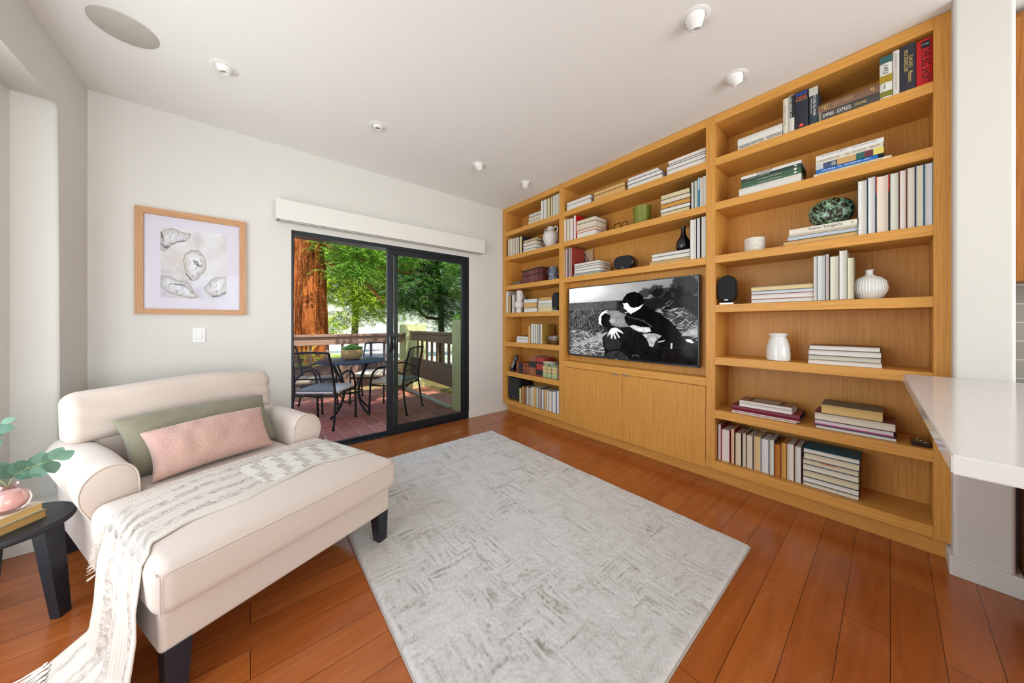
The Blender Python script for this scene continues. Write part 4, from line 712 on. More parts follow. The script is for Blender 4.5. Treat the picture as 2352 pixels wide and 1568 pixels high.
for k in range(5): MB().box(q[0]+.03+k*.022, q[0]+.038+k*.022, q[1]+.07, q[2]-.07, q[4]+.0006, q[4]+.0013).build('cover_stripe', plain('C8B09A', .6), e)

# ------------------------------------------------------------------ television
tv = empty('television', (2.72, 1.605, .845), 'wide flat television showing a black and white film scene', 'television')
TX, ty0, ty1, tz0, tz1 = 2.69, .9525, 2.258, .847, 1.575
MB().bevbox(TX+.002, TX+.042, ty0, ty1, tz0, tz1, .004).build('body', gloss_black, tv)
f = MB()
for a, b, c, d in ((ty0, ty1, tz0, tz0+.016), (ty0, ty1, tz1-.008, tz1), (ty0, ty0+.009, tz0, tz1), (ty1-.009, ty1, tz0, tz1)): f.bevbox(TX-.003, TX+.003, a, b, c, d, .0012)
f.build('bezel', plain('3A3C44', .2, .6, amt=0), tv); MB().box(TX-.0036, TX, 1.655, 1.69, tz0+.004, tz0+.009).build('maker_plate', steel, tv)
MB().box(TX+.04, 2.756, 1.35, 1.85, 1.05, 1.4).build('wall_bracket', black_metal, tv)
nx, nz = 620, 348; gx, gz = np.meshgrid(np.linspace(0, 1, nx+1), np.linspace(0, 1, nz+1)); Yg = ty1-.009-(ty1-ty0-.018)*gx.ravel(); Zg = tz0+.016+(tz1-tz0-.024)*gz.ravel()
# the film still is sketched in the picture's own flattened units, 2000 wide and 1130 high
sx_ = gx.ravel()*2000; sy_ = (1-gz.ravel())*1130
def q2(pts):                                     # sketch points measured on the obliquely seen screen, flattened to the screen plane
    out = []
    for (u, v) in pts:
        px, py = 1290+u/6.534, 620+v/6.534; uu = (px-CXP)/FPX; vv = -(py-HYP)/FPX; sn, cs_ = math.sin(YAW), math.cos(YAW)
        dx, dy = sn+uu*cs_, cs_-uu*sn; t = TX/dx; out.append(((ty1-.009-dy*t)/(ty1-ty0-.018)*2000, (tz1-.008-(CAMZ+vv*t))/(tz1-tz0-.024)*1130))
    return out
wxx = sx_+10*(fbm(sx_/25, sy_/25, 3)-.5); wyy = sy_+10*(fbm(sx_/25, sy_/25, 8)-.5)
nn = fbm(sx_/30, sy_/30, 4); nb = fbm(sx_/260, sy_/160, 6); straw = np.abs(fbm((sx_+sy_*.6)/14, (sy_-sx_*.35)/26, 12)-.5)*2; straw2 = np.abs(fbm((sx_-sy_*.8)/13, (sy_+sx_*.5)/30, 15)-.5)*2
v = np.clip(.62-.42*(sx_/2000)**1.1-.25*(sy_/500)**2+.10*(nb-.5), .03, 1)+.5*np.exp(-((sx_-260)/330)**2-((sy_-60)/130)**2)
for cx_, cy_, rr in ((1330, 170, 90), (1500, 150, 110), (1560, 230, 150), (1850, 130, 190), (1750, 260, 170)): v = v*(1-.72*np.clip((rr*(1+.5*(nn-.5))-np.hypot(wxx-cx_, (wyy-cy_)*1.1))/28, 0, 1))
fld = wyy > 250; g = .02+.20*np.clip(1-sx_/1400, 0.1, 1)*(.2+1.5*np.clip(nn-.35, 0, 1))*(.5+fbm(sx_/20, sy_/70, 21)); v = np.where(fld, g, v)
v = np.where(fld & (sy_ < 380) & (sx_ < 900), v*.5+.10, v)
hay = inside(wxx, wyy, q2([(120, 920), (250, 935), (420, 950), (600, 940), (760, 925), (900, 1300), (100, 1300)])); v = np.where(hay, np.clip(1.0-straw*5, 0, 1)*.22+np.clip(1-straw2*5, 0, 1)*.15+.02, v)
hay = inside(wxx, wyy, q2([(1540, 660), (1600, 590), (1720, 560), (1850, 570), (1950, 640), (2060, 740), (2060, 900), (1800, 920), (1700, 830)])); v = np.where(hay, np.clip(1-straw*5, 0, 1)*.16+np.clip(1-straw2*6, 0, 1)*.12+.02, v)
srng = random.Random(6)
for (x0_, x1_, y0_, y1_, nst, ln, br) in ((20, 640, 720, 1120, 170, 90, .75), (1330, 1990, 330, 800, 150, 80, .6), (40, 620, 380, 700, 90, 60, .35)):
    for k in range(nst):
        xa, ya = srng.uniform(x0_, x1_), srng.uniform(y0_, y1_); an = srng.uniform(-.9, .9)+(1.3 if br < .5 else 0); xb, yb = xa+ln*math.cos(an), ya-ln*math.sin(an)
        if br == .6 and ya < 330+abs(xa-1620)*.55: continue
        bx_ = (sx_ > min(xa, xb)-6) & (sx_ < max(xa, xb)+6) & (sy_ > min(ya, yb)-6) & (sy_ < max(ya, yb)+6); i_ = np.nonzero(bx_)[0]
        dd_ = dist(sx_[i_], sy_[i_], [(xa, ya), (xb, yb)]); w_ = np.clip(1.3-dd_/3.2, 0, 1); v[i_] = v[i_]*(1-w_)+w_*br*srng.uniform(.4, 1.1)
def pt(pts, val, tex=.0, soft=None):
    global v
    p = q2(pts); m_ = inside(wxx, wyy, p); d_ = np.clip(dist(wxx, wyy, p+[p[0]])/30, 0, 1) if soft else 1
    v = np.where(m_, np.clip(val*(1+tex*(nn-.5)*2)*(soft+(1-soft)*d_ if soft else 1), 0, 1), v)
pt([(170, 1120), (330, 1050), (520, 980), (700, 930), (760, 960), (650, 1040), (450, 1080), (220, 1140)], .36, .3)
pt([(640, 1290), (650, 1200), (620, 1100), (615, 1010), (700, 940), (800, 870), (900, 850), (1020, 855), (1200, 960), (1280, 1020), (1330, 1130), (1380, 1180), (2060, 1180), (2060, 1450), (1300, 1400), (900, 1330)], .018, .9)
pt([(640, 1010), (720, 960), (830, 1000), (900, 1100), (880, 1180), (700, 1200), (650, 1150)], .05, .6); pt([(650, 1270), (740, 1220), (880, 1210), (980, 1290), (1020, 1340), (700, 1300)], .07, .8)
pt([(560, 800), (560, 700), (600, 640), (680, 600), (740, 640), (760, 720), (740, 880), (640, 850)], .75, .3); pt([(590, 790), (600, 690), (660, 640), (740, 680), (780, 760), (820, 860), (720, 890), (620, 840)], .015)
pt([(670, 620), (760, 600), (860, 605), (890, 640), (960, 660), (975, 680), (950, 720), (960, 780), (1020, 850), (870, 860), (760, 830), (720, 760), (740, 690), (690, 650)], .30, .25, .8)
pt([(715, 760), (760, 730), (800, 750), (780, 800), (740, 800)], .40, .4)
pt([(945, 700), (1010, 650), (1130, 610), (1230, 520), (1310, 560), (1460, 640), (1600, 740), (1750, 900), (1840, 1010), (1870, 1130), (1500, 1180), (1400, 1040), (1340, 960), (1340, 880), (1060, 850), (960, 780)], .006)
pt([(915, 500), (1010, 490), (1040, 560), (1140, 560), (1230, 510), (1180, 580), (1040, 660), (1000, 630), (960, 590), (930, 570), (940, 540)], .78, .1, .8)
pt([(920, 470), (930, 420), (990, 350), (1090, 325), (1180, 350), (1235, 410), (1230, 500), (1180, 540), (1080, 570), (1020, 540), (990, 490), (930, 490), (890, 530), (880, 480)], .004)
pt([(1020, 840), (1080, 820), (1180, 850), (1320, 860), (1350, 920), (1250, 940), (1150, 920), (1080, 890)], .62, .3, .7); pt([(1210, 960), (1400, 950), (1510, 990), (1420, 1060), (1370, 1160), (1320, 1140), (1280, 1030)], .40, .7)
pt([(710, 930), (740, 880), (800, 860), (860, 880), (930, 945), (920, 955), (860, 925), (830, 920), (880, 1010), (860, 1020), (815, 950), (800, 950), (825, 1030), (800, 1040), (775, 960), (760, 1030), (740, 1030), (735, 960), (680, 1000), (700, 960)], .72, .2, .75)
pt([(1800, 990), (1810, 960), (1900, 900), (2060, 850), (2060, 1000), (1950, 1000), (1880, 985)], .40, .3, .8); pt([(1860, 1040), (1930, 1040), (2000, 1090), (1960, 1100), (1880, 1070)], .65, .3)
for st_, wd, va_ in (([(960, 640), (1000, 625)], 5, .8), ([(1060, 1300), (1080, 1275), (1150, 1280), (1160, 1300)], 6, .15), ([(1650, 1110), (1650, 1170)], 12, .5), ([(1450, 1080), (1540, 1060)], 8, .4), ([(1130, 730), (1250, 770), (1350, 850)], 10, .10), ([(1000, 700), (1150, 740)], 8, .08)): m_ = dist(wxx, wyy, q2(st_)) < wd*(.5+nn); v = np.where(m_, va_, v)
grid_plane('screen', Vector((TX-.0035, ty1-.009, tz0+.016)), Vector((0, -(ty1-ty0-.018), 0)), Vector((0, 0, tz1-tz0-.024)), nx, nz, np.repeat(np.clip(v, 0, 1)[:, None]**1.45, 3, 1), tv, emis=1.0, nm='television_screen')

# ------------------------------------------------------------------ ornaments on the shelves
def pt2(r, z): return (r, z)
def thing_lathe(name, label, cat, part, prof, loc, m, seg=40, fn=None):
    e = empty(name, loc, label, cat); MB().lathe(prof, loc, seg, fn=fn, cap=False).build(part, m, e, True); return e
L1, L2, L3, L4, L5, L6, L7 = 2.418, 2.089, 1.695, 1.332, .945, .552, .170
e = thing_lathe('two_handled_vase', 'white two-handled amphora vase, second shelf of left bay', 'vase', 'body', [(.001, 0), (.048, 0), (.052, .01), (.085, .07), (.100, .125), (.095, .165), (.062, .200), (.042, .212), (.040, .240), (.045, .252), (.036, .250), (.033, .21), (.001, .2)], (2.765, 2.594, L2), matte_white)
for s in (-1, 1): MB().tube([(2.765, 2.594+s*.088, L2+.165), (2.765, 2.594+s*.104, L2+.20), (2.765, 2.594+s*.100, L2+.235), (2.765, 2.594+s*.078, L2+.25), (2.765, 2.594+s*.055, L2+.238), (2.765, 2.594+s*.042, L2+.222)], .008, 8).build('handle', matte_white, e, True)
jm = NB('blue_grey_glazed_ceramic'); jn = jm.noise(jm.pos(), 45, 3, .5, 2); jm.base(jm.ramp(jn, [(.42, '1E2430'), (.5, '6A7690'), (.58, 'AAB2C0'), (.66, '2A3040')])); jm.rough(.2)
e = thing_lathe('ceramic_jug', 'dark blue-grey patterned ceramic jug beside the maroon books', 'jug', 'body', [(.001, 0), (.060, 0), (.066, .02), (.062, .06), (.052, .12), (.050, .165), (.046, .165), (.046, .12), (.001, .1)], (2.76, 2.548, L3), jm.m)
MB().tube([(2.76, 2.598, L3+.145), (2.755, 2.628, L3+.14), (2.755, 2.638, L3+.11), (2.755, 2.628, L3+.08), (2.76, 2.605, L3+.065)], .007, 8).build('handle', jm.m, e, True)
o = MB().tube([(2.70, 2.905, L3), (2.70, 2.898, L3+.03), (2.70, 2.890, L3+.06), (2.70, 2.886, L3+.085)], [.020, .018, .012, .006], 8).build('figurine', gloss_black, smooth=True)
o.location = (.07, .02, 0); tag(o, 'small black pointed figurine behind the tiny books, third shelf of left bay', 'figurine')
vm = NB('rough_white_plaster'); vm.base('DED4CE'); vm.rough(.9); vm.bump(vm.noise(vm.pos(), 90, 4, .7), .8, .004)
e = empty('sculptural_vase', (2.70, 3.10, L4), 'white rough bulbous sculptural vase, fourth shelf of left bay', 'vase')
MB().lathe([(.001, 0), (.045, 0), (.046, .03), (.036, .045), (.060, .07), (.070, .10), (.062, .13), (.040, .15), (.036, .17), (.037, .285), (.030, .285), (.030, .18), (.001, .17)], (2.70, 3.095, L4), 32, cap=False).build('body', vm.m, e, True)
MB().tube([(2.70, 3.062, L4+.17), (2.70, 3.045, L4+.195), (2.70, 3.035, L4+.22), (2.70, 3.045, L4+.25), (2.70, 3.062, L4+.265)], .009, 8).build('handle', vm.m, e, True)
def capsule_speaker(loc, w, h, d, label, horiz=False, rz=0):
    e = empty('bookshelf_speaker', loc, label, 'speaker', rz=0); T = Matrix.Translation(loc) @ Matrix.Rotation(rz, 4, 'Z'); z0 = .016 if not horiz else .004
    def cap(w_, h_, n=14):
        r = min(w_, h_)/2; pts = []
        if h_ >= w_: pts = [(r*math.cos(a), h_/2-r+r*math.sin(a)) for a in np.linspace(0, math.pi, n)]+[(r*math.cos(a), -h_/2+r+r*math.sin(a)) for a in np.linspace(math.pi, 2*math.pi, n)]
        else: pts = [(w_/2-r+r*math.cos(a), r*math.sin(a)) for a in np.linspace(-math.pi/2, math.pi/2, n)]+[(-w_/2+r+r*math.cos(a), r*math.sin(a)) for a in np.linspace(math.pi/2, 1.5*math.pi, n)]
        return pts
    zc = z0+h/2; b = MB(); rings = [(0.004, .97), (.0, .92)]; prof = [(0, .93), (.006, .985), (.02, 1), (d*.6, .96), (d*.85, .80), (d, .45)]
    base = cap(w, h); n = len(base); vs = []; fs = []
    for x, k in prof: vs += [T @ Vector((x, a*k, zc+c*k)) for a, c in base]
    fs = [(i*n+j, i*n+(j+1) % n, (i+1)*n+(j+1) % n, (i+1)*n+j) for i in range(len(prof)-1) for j in range(n)]+[tuple(range(n)), tuple(range((len(prof)-1)*n, len(prof)*n))[::-1]]
    b.add(vs, fs).build('cabinet', gloss_black, e, True)
    MB().prism([(a*.91, c*.93) for a, c in base], -.004, .004, lambda a, c, hh: T @ Vector((hh, a, zc+c))).build('grille', speaker_m, e)
    MB().prism([(-.012, 0), (.012, 0), (.010, .006), (-.010, .006)], -.0052, -.004, lambda a, c, hh: T @ Vector((hh, a, zc-h/2+.014+c))).build('badge', steel, e)
    if not horiz: MB().bevbox(-.004, .09, -.045, .045, .0, .014, .002, M=T).build('foot', steel, e); MB().bevbox(.02, .06, -.012, .012, .012, .03, .002, M=T).build('neck', gloss_black, e)
    else: MB().bevbox(.02, .09, -.05, .05, 0, .012, .002, M=T).build('foot', gloss_black, e)
    return e
capsule_speaker((2.672, 2.437, L4), .112, .20, .12, 'upright black capsule speaker on the fourth shelf of the left bay')
capsule_speaker((2.675, 1.60, L3), .205, .128, .16, 'sideways black capsule speaker above the television', True, 0)
capsule_speaker((2.672, .765, L4), .118, .198, .12, 'upright black capsule speaker at left end of right bay')
bm_ = NB('hammered_silver'); bm_.base('B0AAA4'); bm_.p.inputs['Metallic'].default_value = 1; bm_.rough(.22); vo = bm_.n('ShaderNodeTexVoronoi'); bm_.l(bm_.pos(), vo.inputs['Vector']); vo.inputs['Scale'].default_value = 90; bm_.bump(vo.outputs['Distance'], 1, .006)
thing_lathe('hammered_bowl', 'hammered silver bowl on the fifth shelf of the left bay', 'bowl', 'bowl', [(.001, 0), (.05, 0), (.085, .03), (.105, .065), (.112, .098), (.108, .098), (.10, .068), (.08, .035), (.001, .012)], (2.78, 2.53, L5), bm_.m)
# cordless phone in its cradle
e = empty('cordless_phone', (2.72, 3.23, L6), 'black cordless phone leaning in its charging cradle', 'phone')
MB().bevbox(2.685, 2.77, 3.185, 3.275, L6, L6+.03, .006).bevbox(2.735, 2.78, 3.20, 3.26, L6+.02, L6+.12, .006).build('cradle', gloss_black, e)
T = Matrix.Translation((2.70, 3.245, L6+.03)) @ Matrix.Rotation(R(16), 4, 'X') @ Matrix.Rotation(R(14), 4, 'Y')
MB().bevbox(-.012, .012, -.025, .025, -.01, .20, .006, M=T).build('handset', gloss_black, e)
MB().bevbox(-.0135, -.011, -.018, .018, .13, .17, .001, M=T).build('display', plain('6A7480', .2), e)
for r in range(5):
    for c in range(3): MB().bevbox(-.0145, -.011, -.018+c*.013, -.008+c*.013, .02+r*.019, .032+r*.019, .001, M=T).build('button', plain('B8BAC0', .4), e)
# subwoofer
e = empty('subwoofer', (2.81, 3.205, L7), 'black cube subwoofer at the left end of the bottom shelf', 'speaker')
MB().bevbox(2.70, 2.945, 3.085, 3.318, L7+.02, L7+.30, .008).build('cabinet', plain('1A1B22', .5, amt=.1), e); MB().bevbox(2.688, 2.699, 3.09, 3.313, L7+.025, L7+.295, .005).build('grille', speaker_m, e)
MB().box(2.6865, 2.688, 3.19, 3.215, L7+.045, L7+.051).build('badge', steel, e)
for x in (2.72, 2.92):
    for y in (3.11, 3.29): MB().lathe([(.012, 0), (.014, .02)], (x, y, L7), 12).build('foot', gloss_black, e, True)
# gold knot
e = empty('brass_knot', (2.75, 1.655, L2), 'small brass knot of interlocking rings, second shelf of middle bay', 'ornament')
for dy, tl, az in ((-.028, .5, .3), (.010, -.55, -.6), (.036, 1.0, .9)):
    pts = []
    for k in range(25):
        a = 6.28318*k/24; p = Euler((tl, 0, az)).to_matrix() @ Vector((.036*math.cos(a)*.6, .036*math.cos(a), .036*math.sin(a))); pts.append((2.75+p.x, 1.655+dy+p.y, L2+.043+p.z))
    MB().tube(pts, .0052, 8, cap=False).build('ring', gold, e, True)
thing_lathe('green_glass_votive', 'olive green frosted glass votive, second shelf of middle bay', 'candle holder', 'cup', [(.001, 0), (.066, 0), (.070, .004), (.082, .16), (.083, .165), (.079, .165), (.067, .02), (.001, .016)], (2.76, 1.455, L2), green_glass)
# wooden letter and brick red board
e = empty('wooden_letter_board', (2.935, 2.2, L3), 'carved wooden board with curved black lettering leaning in third shelf', 'ornament')
MB().bevbox(2.905, 2.925, 2.105, 2.245, L3, L3+.315, .002).build('board', plain('C8A888', .6, amt=.4), e)
MB().tube([(2.903, 2.215, L3+.25), (2.903, 2.20, L3+.275), (2.903, 2.16, L3+.20), (2.903, 2.13, L3+.155), (2.903, 2.14, L3+.13), (2.903, 2.185, L3+.17), (2.903, 2.21, L3+.245)], .004, 6).tube([(2.903, 2.22, L3+.23), (2.903, 2.215, L3+.08), (2.903, 2.225, L3+.03)], .003, 6).build('lettering', ink, e, True)
MB().bevbox(2.70, 2.93, 2.252, 2.256, L3, L3+.30, .0005).build('red_side_board', plain('8A4038', .6), e)
thing_lathe('black_bottle_vase', 'glossy black bottle vase standing on two books, middle bay', 'vase', 'body', [(.001, 0), (.035, 0), (.052, .025), (.057, .058), (.048, .09), (.026, .125), (.017, .155), (.016, .205), (.018, .21), (.013, .21), (.011, .16), (.001, .15)], (2.755, 1.095, bk_of('white book with dark blue cover')[1][4]), gloss_black)
cm_ = NB('speckled_stoneware'); vo = cm_.n('ShaderNodeTexVoronoi'); cm_.l(cm_.pos(), vo.inputs['Vector']); vo.inputs['Scale'].default_value = 110; cm_.base(cm_.mix(cm_.math('LESS_THAN', vo.outputs['Distance'], .22), 'DDD8CE', '6A5A44')); cm_.rough(.5)
thing_lathe('speckled_cup', 'white speckled ceramic cup, third shelf of right bay', 'cup', 'cup', [(.001, 0), (.058, 0), (.060, .003), (.060, .098), (.058, .10), (.055, .10), (.055, .01), (.001, .008)], (2.75, .615, L3), cm_.m)
tm = NB('mottled_green_shell_glass'); vo = tm.n('ShaderNodeTexVoronoi', feature='DISTANCE_TO_EDGE'); tn = tm.noise(tm.pos(), 28, 3, .6); mp = tm.mix(.06, tm.pos(), tn); tm.l(mp, vo.inputs['Vector']); vo.inputs['Scale'].default_value = 34
tm.base(tm.ramp(tm.math('ADD', vo.outputs['Distance'], tm.math('MULTIPLY', tm.math('SUBTRACT', tn, .5), .5)), [(.0, '8CB49A'), (.10, '5E7A5C'), (.17, '2A2418'), (.6, '14130E')])); tm.rough(.12)
tb = bk_of('large serif title')[1][4]
e = empty('mottled_vase', (2.77, .235, tb), 'round flattened mottled green vase lying on a book stack', 'vase')
prof = [(.001, 0), (.045, 0), (.075, .018), (.096, .05), (.102, .09), (.094, .125), (.070, .15), (.045, .162), (.040, .158), (.001, .15)]
o = MB().lathe([(r, z) for r, z in prof], (0, 0, 0), 48, cap=False); o.v = [(2.75+a*.62, .235+b, tb+c*1.0) for a, b, c in o.v]; o.build('body', tm.m, e, True)
thing_lathe('ribbed_vase', 'white ribbed round vase with narrow neck, fourth shelf of right bay', 'vase', 'body', [(.001, 0), (.040, 0), (.055, .012), (.070, .045), (.073, .07), (.066, .105), (.045, .128), (.022, .138), (.015, .148), (.015, .165), (.019, .172), (.012, .172), (.010, .15), (.001, .14)], (2.76, .078, L4), white_cer, 144,
            lambda r, z, a: r*(1-.045*abs(math.sin(18*a))*(1 if .01 < z < .135 else 0)))
thing_lathe('white_jar_vase', 'glossy white flared jar vase, fifth shelf of right bay', 'vase', 'body', [(.001, 0), (.056, 0), (.062, .004), (.064, .03), (.060, .09), (.050, .135), (.042, .152), (.042, .160), (.050, .178), (.050, .182), (.046, .180), (.038, .158), (.001, .15)], (2.745, .485, L5), white_cer)
e = empty('remote_control', (2.74, -.105, L6), 'small black remote box at the right end of the sixth shelf', 'remote control')
MB().bevbox(2.69, 2.80, -.132, -.070, L6, L6+.020, .003).build('case', gloss_black, e)
for k in range(3): MB().box(2.705+k*.03, 2.715+k*.03, -.12+k*.012, -.112+k*.012, L6+.0198, L6+.0212).build('button', white_m, e)

# ------------------------------------------------------------------ rug
rx0, rx1, ry0, ry1 = .42, 2.04, .476, 2.805
NX, NY = 330, 470; gx, gy = np.meshgrid(np.linspace(rx0, rx1, NX+1), np.linspace(ry0, ry1, NY+1)); gx = gx.ravel(); gy = gy.ravel()
cell = .20; ci = np.floor((gx-rx0)/cell+1.1*(vnoise(gx*4, gy*4, 2)-.5)); cj = np.floor((gy-ry0)/cell+1.1*(vnoise(gx*4, gy*4, 7)-.5)); par = ((ci+cj) % 2 == 0)
wob = .012*(vnoise(gx*12, gy*12, 3)-.5)
sa = np.where(par, vnoise((gx+wob)*95, gy*9, 11), vnoise(gx*9, (gy+wob)*95, 13)); sb = np.where(par, vnoise((gx+wob)*55, gy*6, 17), vnoise(gx*6, (gy+wob)*55, 19))
den = fbm(gx*4.5, gy*4.5, 23, 3)
sm_ = lambda x, a, b: np.clip((x-a)/(b-a), 0, 1)**2*(3-2*np.clip((x-a)/(b-a), 0, 1)); gr = sm_(sa, .52, .80)*sm_(den, .34, .62)*(.25+.75*sm_(vnoise(gx*70, gy*70, 53), .25, .6)); mo = fbm(gx*16, gy*16, 41, 3)
carve = np.clip(.95-.46*gr-.20*sm_(sb, .5, .8)-.45*(mo-.42), 0, 1); tuft = vnoise(gx*190, gy*190, 29)
ed = np.minimum(np.minimum(gx-rx0, rx1-gx), np.minimum(gy-ry0, ry1-gy)); edge = np.clip(ed/.012, 0, 1)**.5
hz = .004+edge*(.012+.0055*carve+.0035*tuft)
vs = np.stack([gx, gy, hz], 1); fs = [(j*(NX+1)+i, j*(NX+1)+i+1, (j+1)*(NX+1)+i+1, (j+1)*(NX+1)+i) for j in range(NY) for i in range(NX)]
rg = empty('area_rug', ((rx0+rx1)/2, (ry0+ry1)/2, 0), 'large cream and taupe textured area rug on the wood floor', 'rug')
pile = mesh_obj('pile', vs, fs, rug_mat(), rg, True); at = pile.data.attributes.new('carve', 'FLOAT', 'POINT'); at.data.foreach_set('value', (carve*.72+.34*tuft-.05).astype(np.float32))
MB().bevbox(rx0-.004, rx1+.004, ry0-.004, ry1+.004, 0, .009, .003).build('bound_edge', plain('B4AAA0', .9, amt=.3, nscale=500), rg)

# ------------------------------------------------------------------ chaise longue
ca_ = R(22.43); CO = Vector((-.2135, 1.419, 0)); CM = Matrix.Translation(CO) @ Matrix.Rotation(ca_, 4, 'Z')
def cw(u, v, z): return CM @ Vector((u, v, z))
ch = empty('chaise_longue', tuple(cw(.44, .75, 0)), 'cream upholstered chaise longue with rolled arms by the left wall', 'chaise', rz=0)
SEATZ = .452
def dome(v):
    w = v.copy()
    if v.z > 0:
        w.z += .022*max(0, 1-(v.x/.46)**2)*max(0, 1-(v.y/.62)**4)
    return w
b = MB(); vs, fs = rbox(.435, .745, .075, .018, 8, 4, c=(.438, .755, .245)); b.add(vs, fs); b.v = [tuple(CM @ Vector(v)) for v in b.v]; b.build('base', sofa_m, ch, True)
b = MB()
def seat_front(v):
    w = v.copy(); k = v.z/.078
    w.z += (.020*max(0, 1-abs(v.x/.46)**2.5)*max(0, 1-abs(v.y/.40)**4) if v.z > 0 else 0)
    s = 1+.006*math.sin(v.x*9)*.5; w.y -= .010*(1-(v.x/.46)**2)*(1 if v.y < 0 else 0)*(1-abs(k)*.4); return w
vs, fs = rbox(.455, .375, .078, .045, 14, 6, seat_front, (.438, .345, .377)); b.add(vs, fs)
vs, fs = rbox(.312, .36, .074, .03, 8, 5, None, (.43, .96, .372)); b.add(vs, fs)
b.v = [tuple(CM @ Vector(v)) for v in b.v]; b.build('seat_cushion', sofa_m, ch, True)
# piping lines along the front top and bottom edges of the cushion
pp = MB()
pp.tube([cw(-.002+.88*k/12, -.034-.008*(1-((k-6)/6)**2), .436) for k in range(13)], .0028, 6)
pp.tube([cw(-.008, -.012+.08*k, .436) for k in range(8)], .0028, 6); pp.tube([cw(-.004, -.024, .436-.02*k) for k in range(7)], .0022, 6); pp.build('piping', sofa_m, ch, True)
for side in (0, 1):
    prof = [(.118, .19), (.122, .40), (.122, .50), (.112, .555), (.085, .590), (.045, .600), (.002, .587), (-.030, .552), (-.044, .505), (-.040, .455), (-.022, .41), (-.006, .37), (.0, .30), (.0, .175)]
    cr = []
    for i in range(len(prof)-1):
        p0, p1, p2, p3 = prof[max(i-1, 0)], prof[i], prof[i+1], prof[min(i+2, len(prof)-1)]
        for k in range(4):
            t = k/4; cr.append(tuple(.5*(2*p1[q]+(p2[q]-p0[q])*t+(2*p0[q]-5*p1[q]+4*p2[q]-p3[q])*t*t+(3*p1[q]-p0[q]-3*p2[q]+p3[q])*t**3) for q in (0, 1)))
    prof = cr+[prof[-1]]
    pf = prof if not side else [(.876-u, z+.012) for u, z in prof]
    cx_ = sum(p[0] for p in pf)/len(pf); cz_ = sum(p[1] for p in pf)/len(pf); rings = []
    vv = [.722, .726, .734]+[.734+.73*k/12 for k in range(1, 12)]+[1.47, 1.478]; kk = [.90, .965, 1]+[1]*11+[.97, .9]; n = len(pf); vs = []
    for v_, k_ in zip(vv, kk):
        for (u, z) in pf: vs.append(cw(cx_+(u-cx_)*k_+.0, v_, cz_+(z-cz_)*k_+.004*math.sin(v_*14)*(z > .5)))
    m_ = len(vv); fs = [(i*n+j, i*n+(j+1) % n, (i+1)*n+(j+1) % n, (i+1)*n+j) for i in range(m_-1) for j in range(n)]+[tuple(range(n)), tuple(range((m_-1)*n, m_*n))[::-1]]
    MB().add(vs, fs).build('arm', sofa_m, ch, True)
    MB().tube([cw(cx_+(u-cx_)*.975, .724, cz_+(z-cz_)*.975) for u, z in pf[1:]], .0032, 6).build('arm_piping', sofa_m, ch, True)
vs, fs = rbox(.43, .045, .215, .02, 8, 4, None, (.438, 1.455, .40)); MB().add([CM @ v for v in vs], fs).build('back_frame', sofa_m, ch, True)
def backc(v):
    w = v.copy(); u, z = v.x/.445, v.z/.125
    puff = 1+.18*max(0, 1-u**2)*max(0, 1-z**2); w.y *= puff
    wr = .009*math.sin(z*9+v.x*16)*max(0, (abs(u)-.55)/.45)**1.3+.0035*math.sin(v.x*17+2*z)
    w.y += wr*(1 if v.y < 0 else 0); w.z += .008*math.sin(v.x*7+1)*(1 if v.z > 0 else .3)+.012*(1-u*u)*(v.z > 0); return w
T = CM @ Matrix.Translation((.435, 1.325, .718)) @ Matrix.Rotation(R(-9), 4, 'X')
vs, fs = rbox(.445, .085, .132, .055, 14, 6, backc); b = MB().add([T @ v for v in vs], fs); vs, fs = rbox(.36, .078, .12, .05, 8, 5, None); b.add([CM @ Matrix.Translation((.435, 1.33, .55)) @ v for v in vs], fs)
bc = b.build('back_cushion', sofa_m, ch, True)
MB().tube([T @ Vector((-.405+.005*math.sin(a*3), -.088+.012*math.cos(2*a), 0))+Vector((0, 0, 0)) if 0 else T @ Vector((-.418+.012*math.cos(a), -.058, .085*math.sin(a))) for a in np.linspace(-1.3, 1.3, 16)], .0025, 6).build('piping', sofa_m, bc, True)
for (u, v_, z0) in ((.045, .035, 0), (.831, .045, .019), (.045, 1.43, 0), (.83, 1.43, 0)):
    su = 1 if u > .4 else -1
    b = MB(); t_, l_ = .032, .024
    vs = [cw(u+a*t_, v_+c*t_, .178) for a, c in ((-1, -1), (1, -1), (1, 1), (-1, 1))]+[cw(u+a*l_+su*.004, v_+c*l_-.004, z0) for a, c in ((-1, -1), (1, -1), (1, 1), (-1, 1))]
    b.add(vs, [(0, 1, 2, 3), (7, 6, 5, 4)]+[(i, 4+i, 4+(i+1) % 4, (i+1) % 4) for i in range(4)]).build('leg', sofa_leg_m, ch)

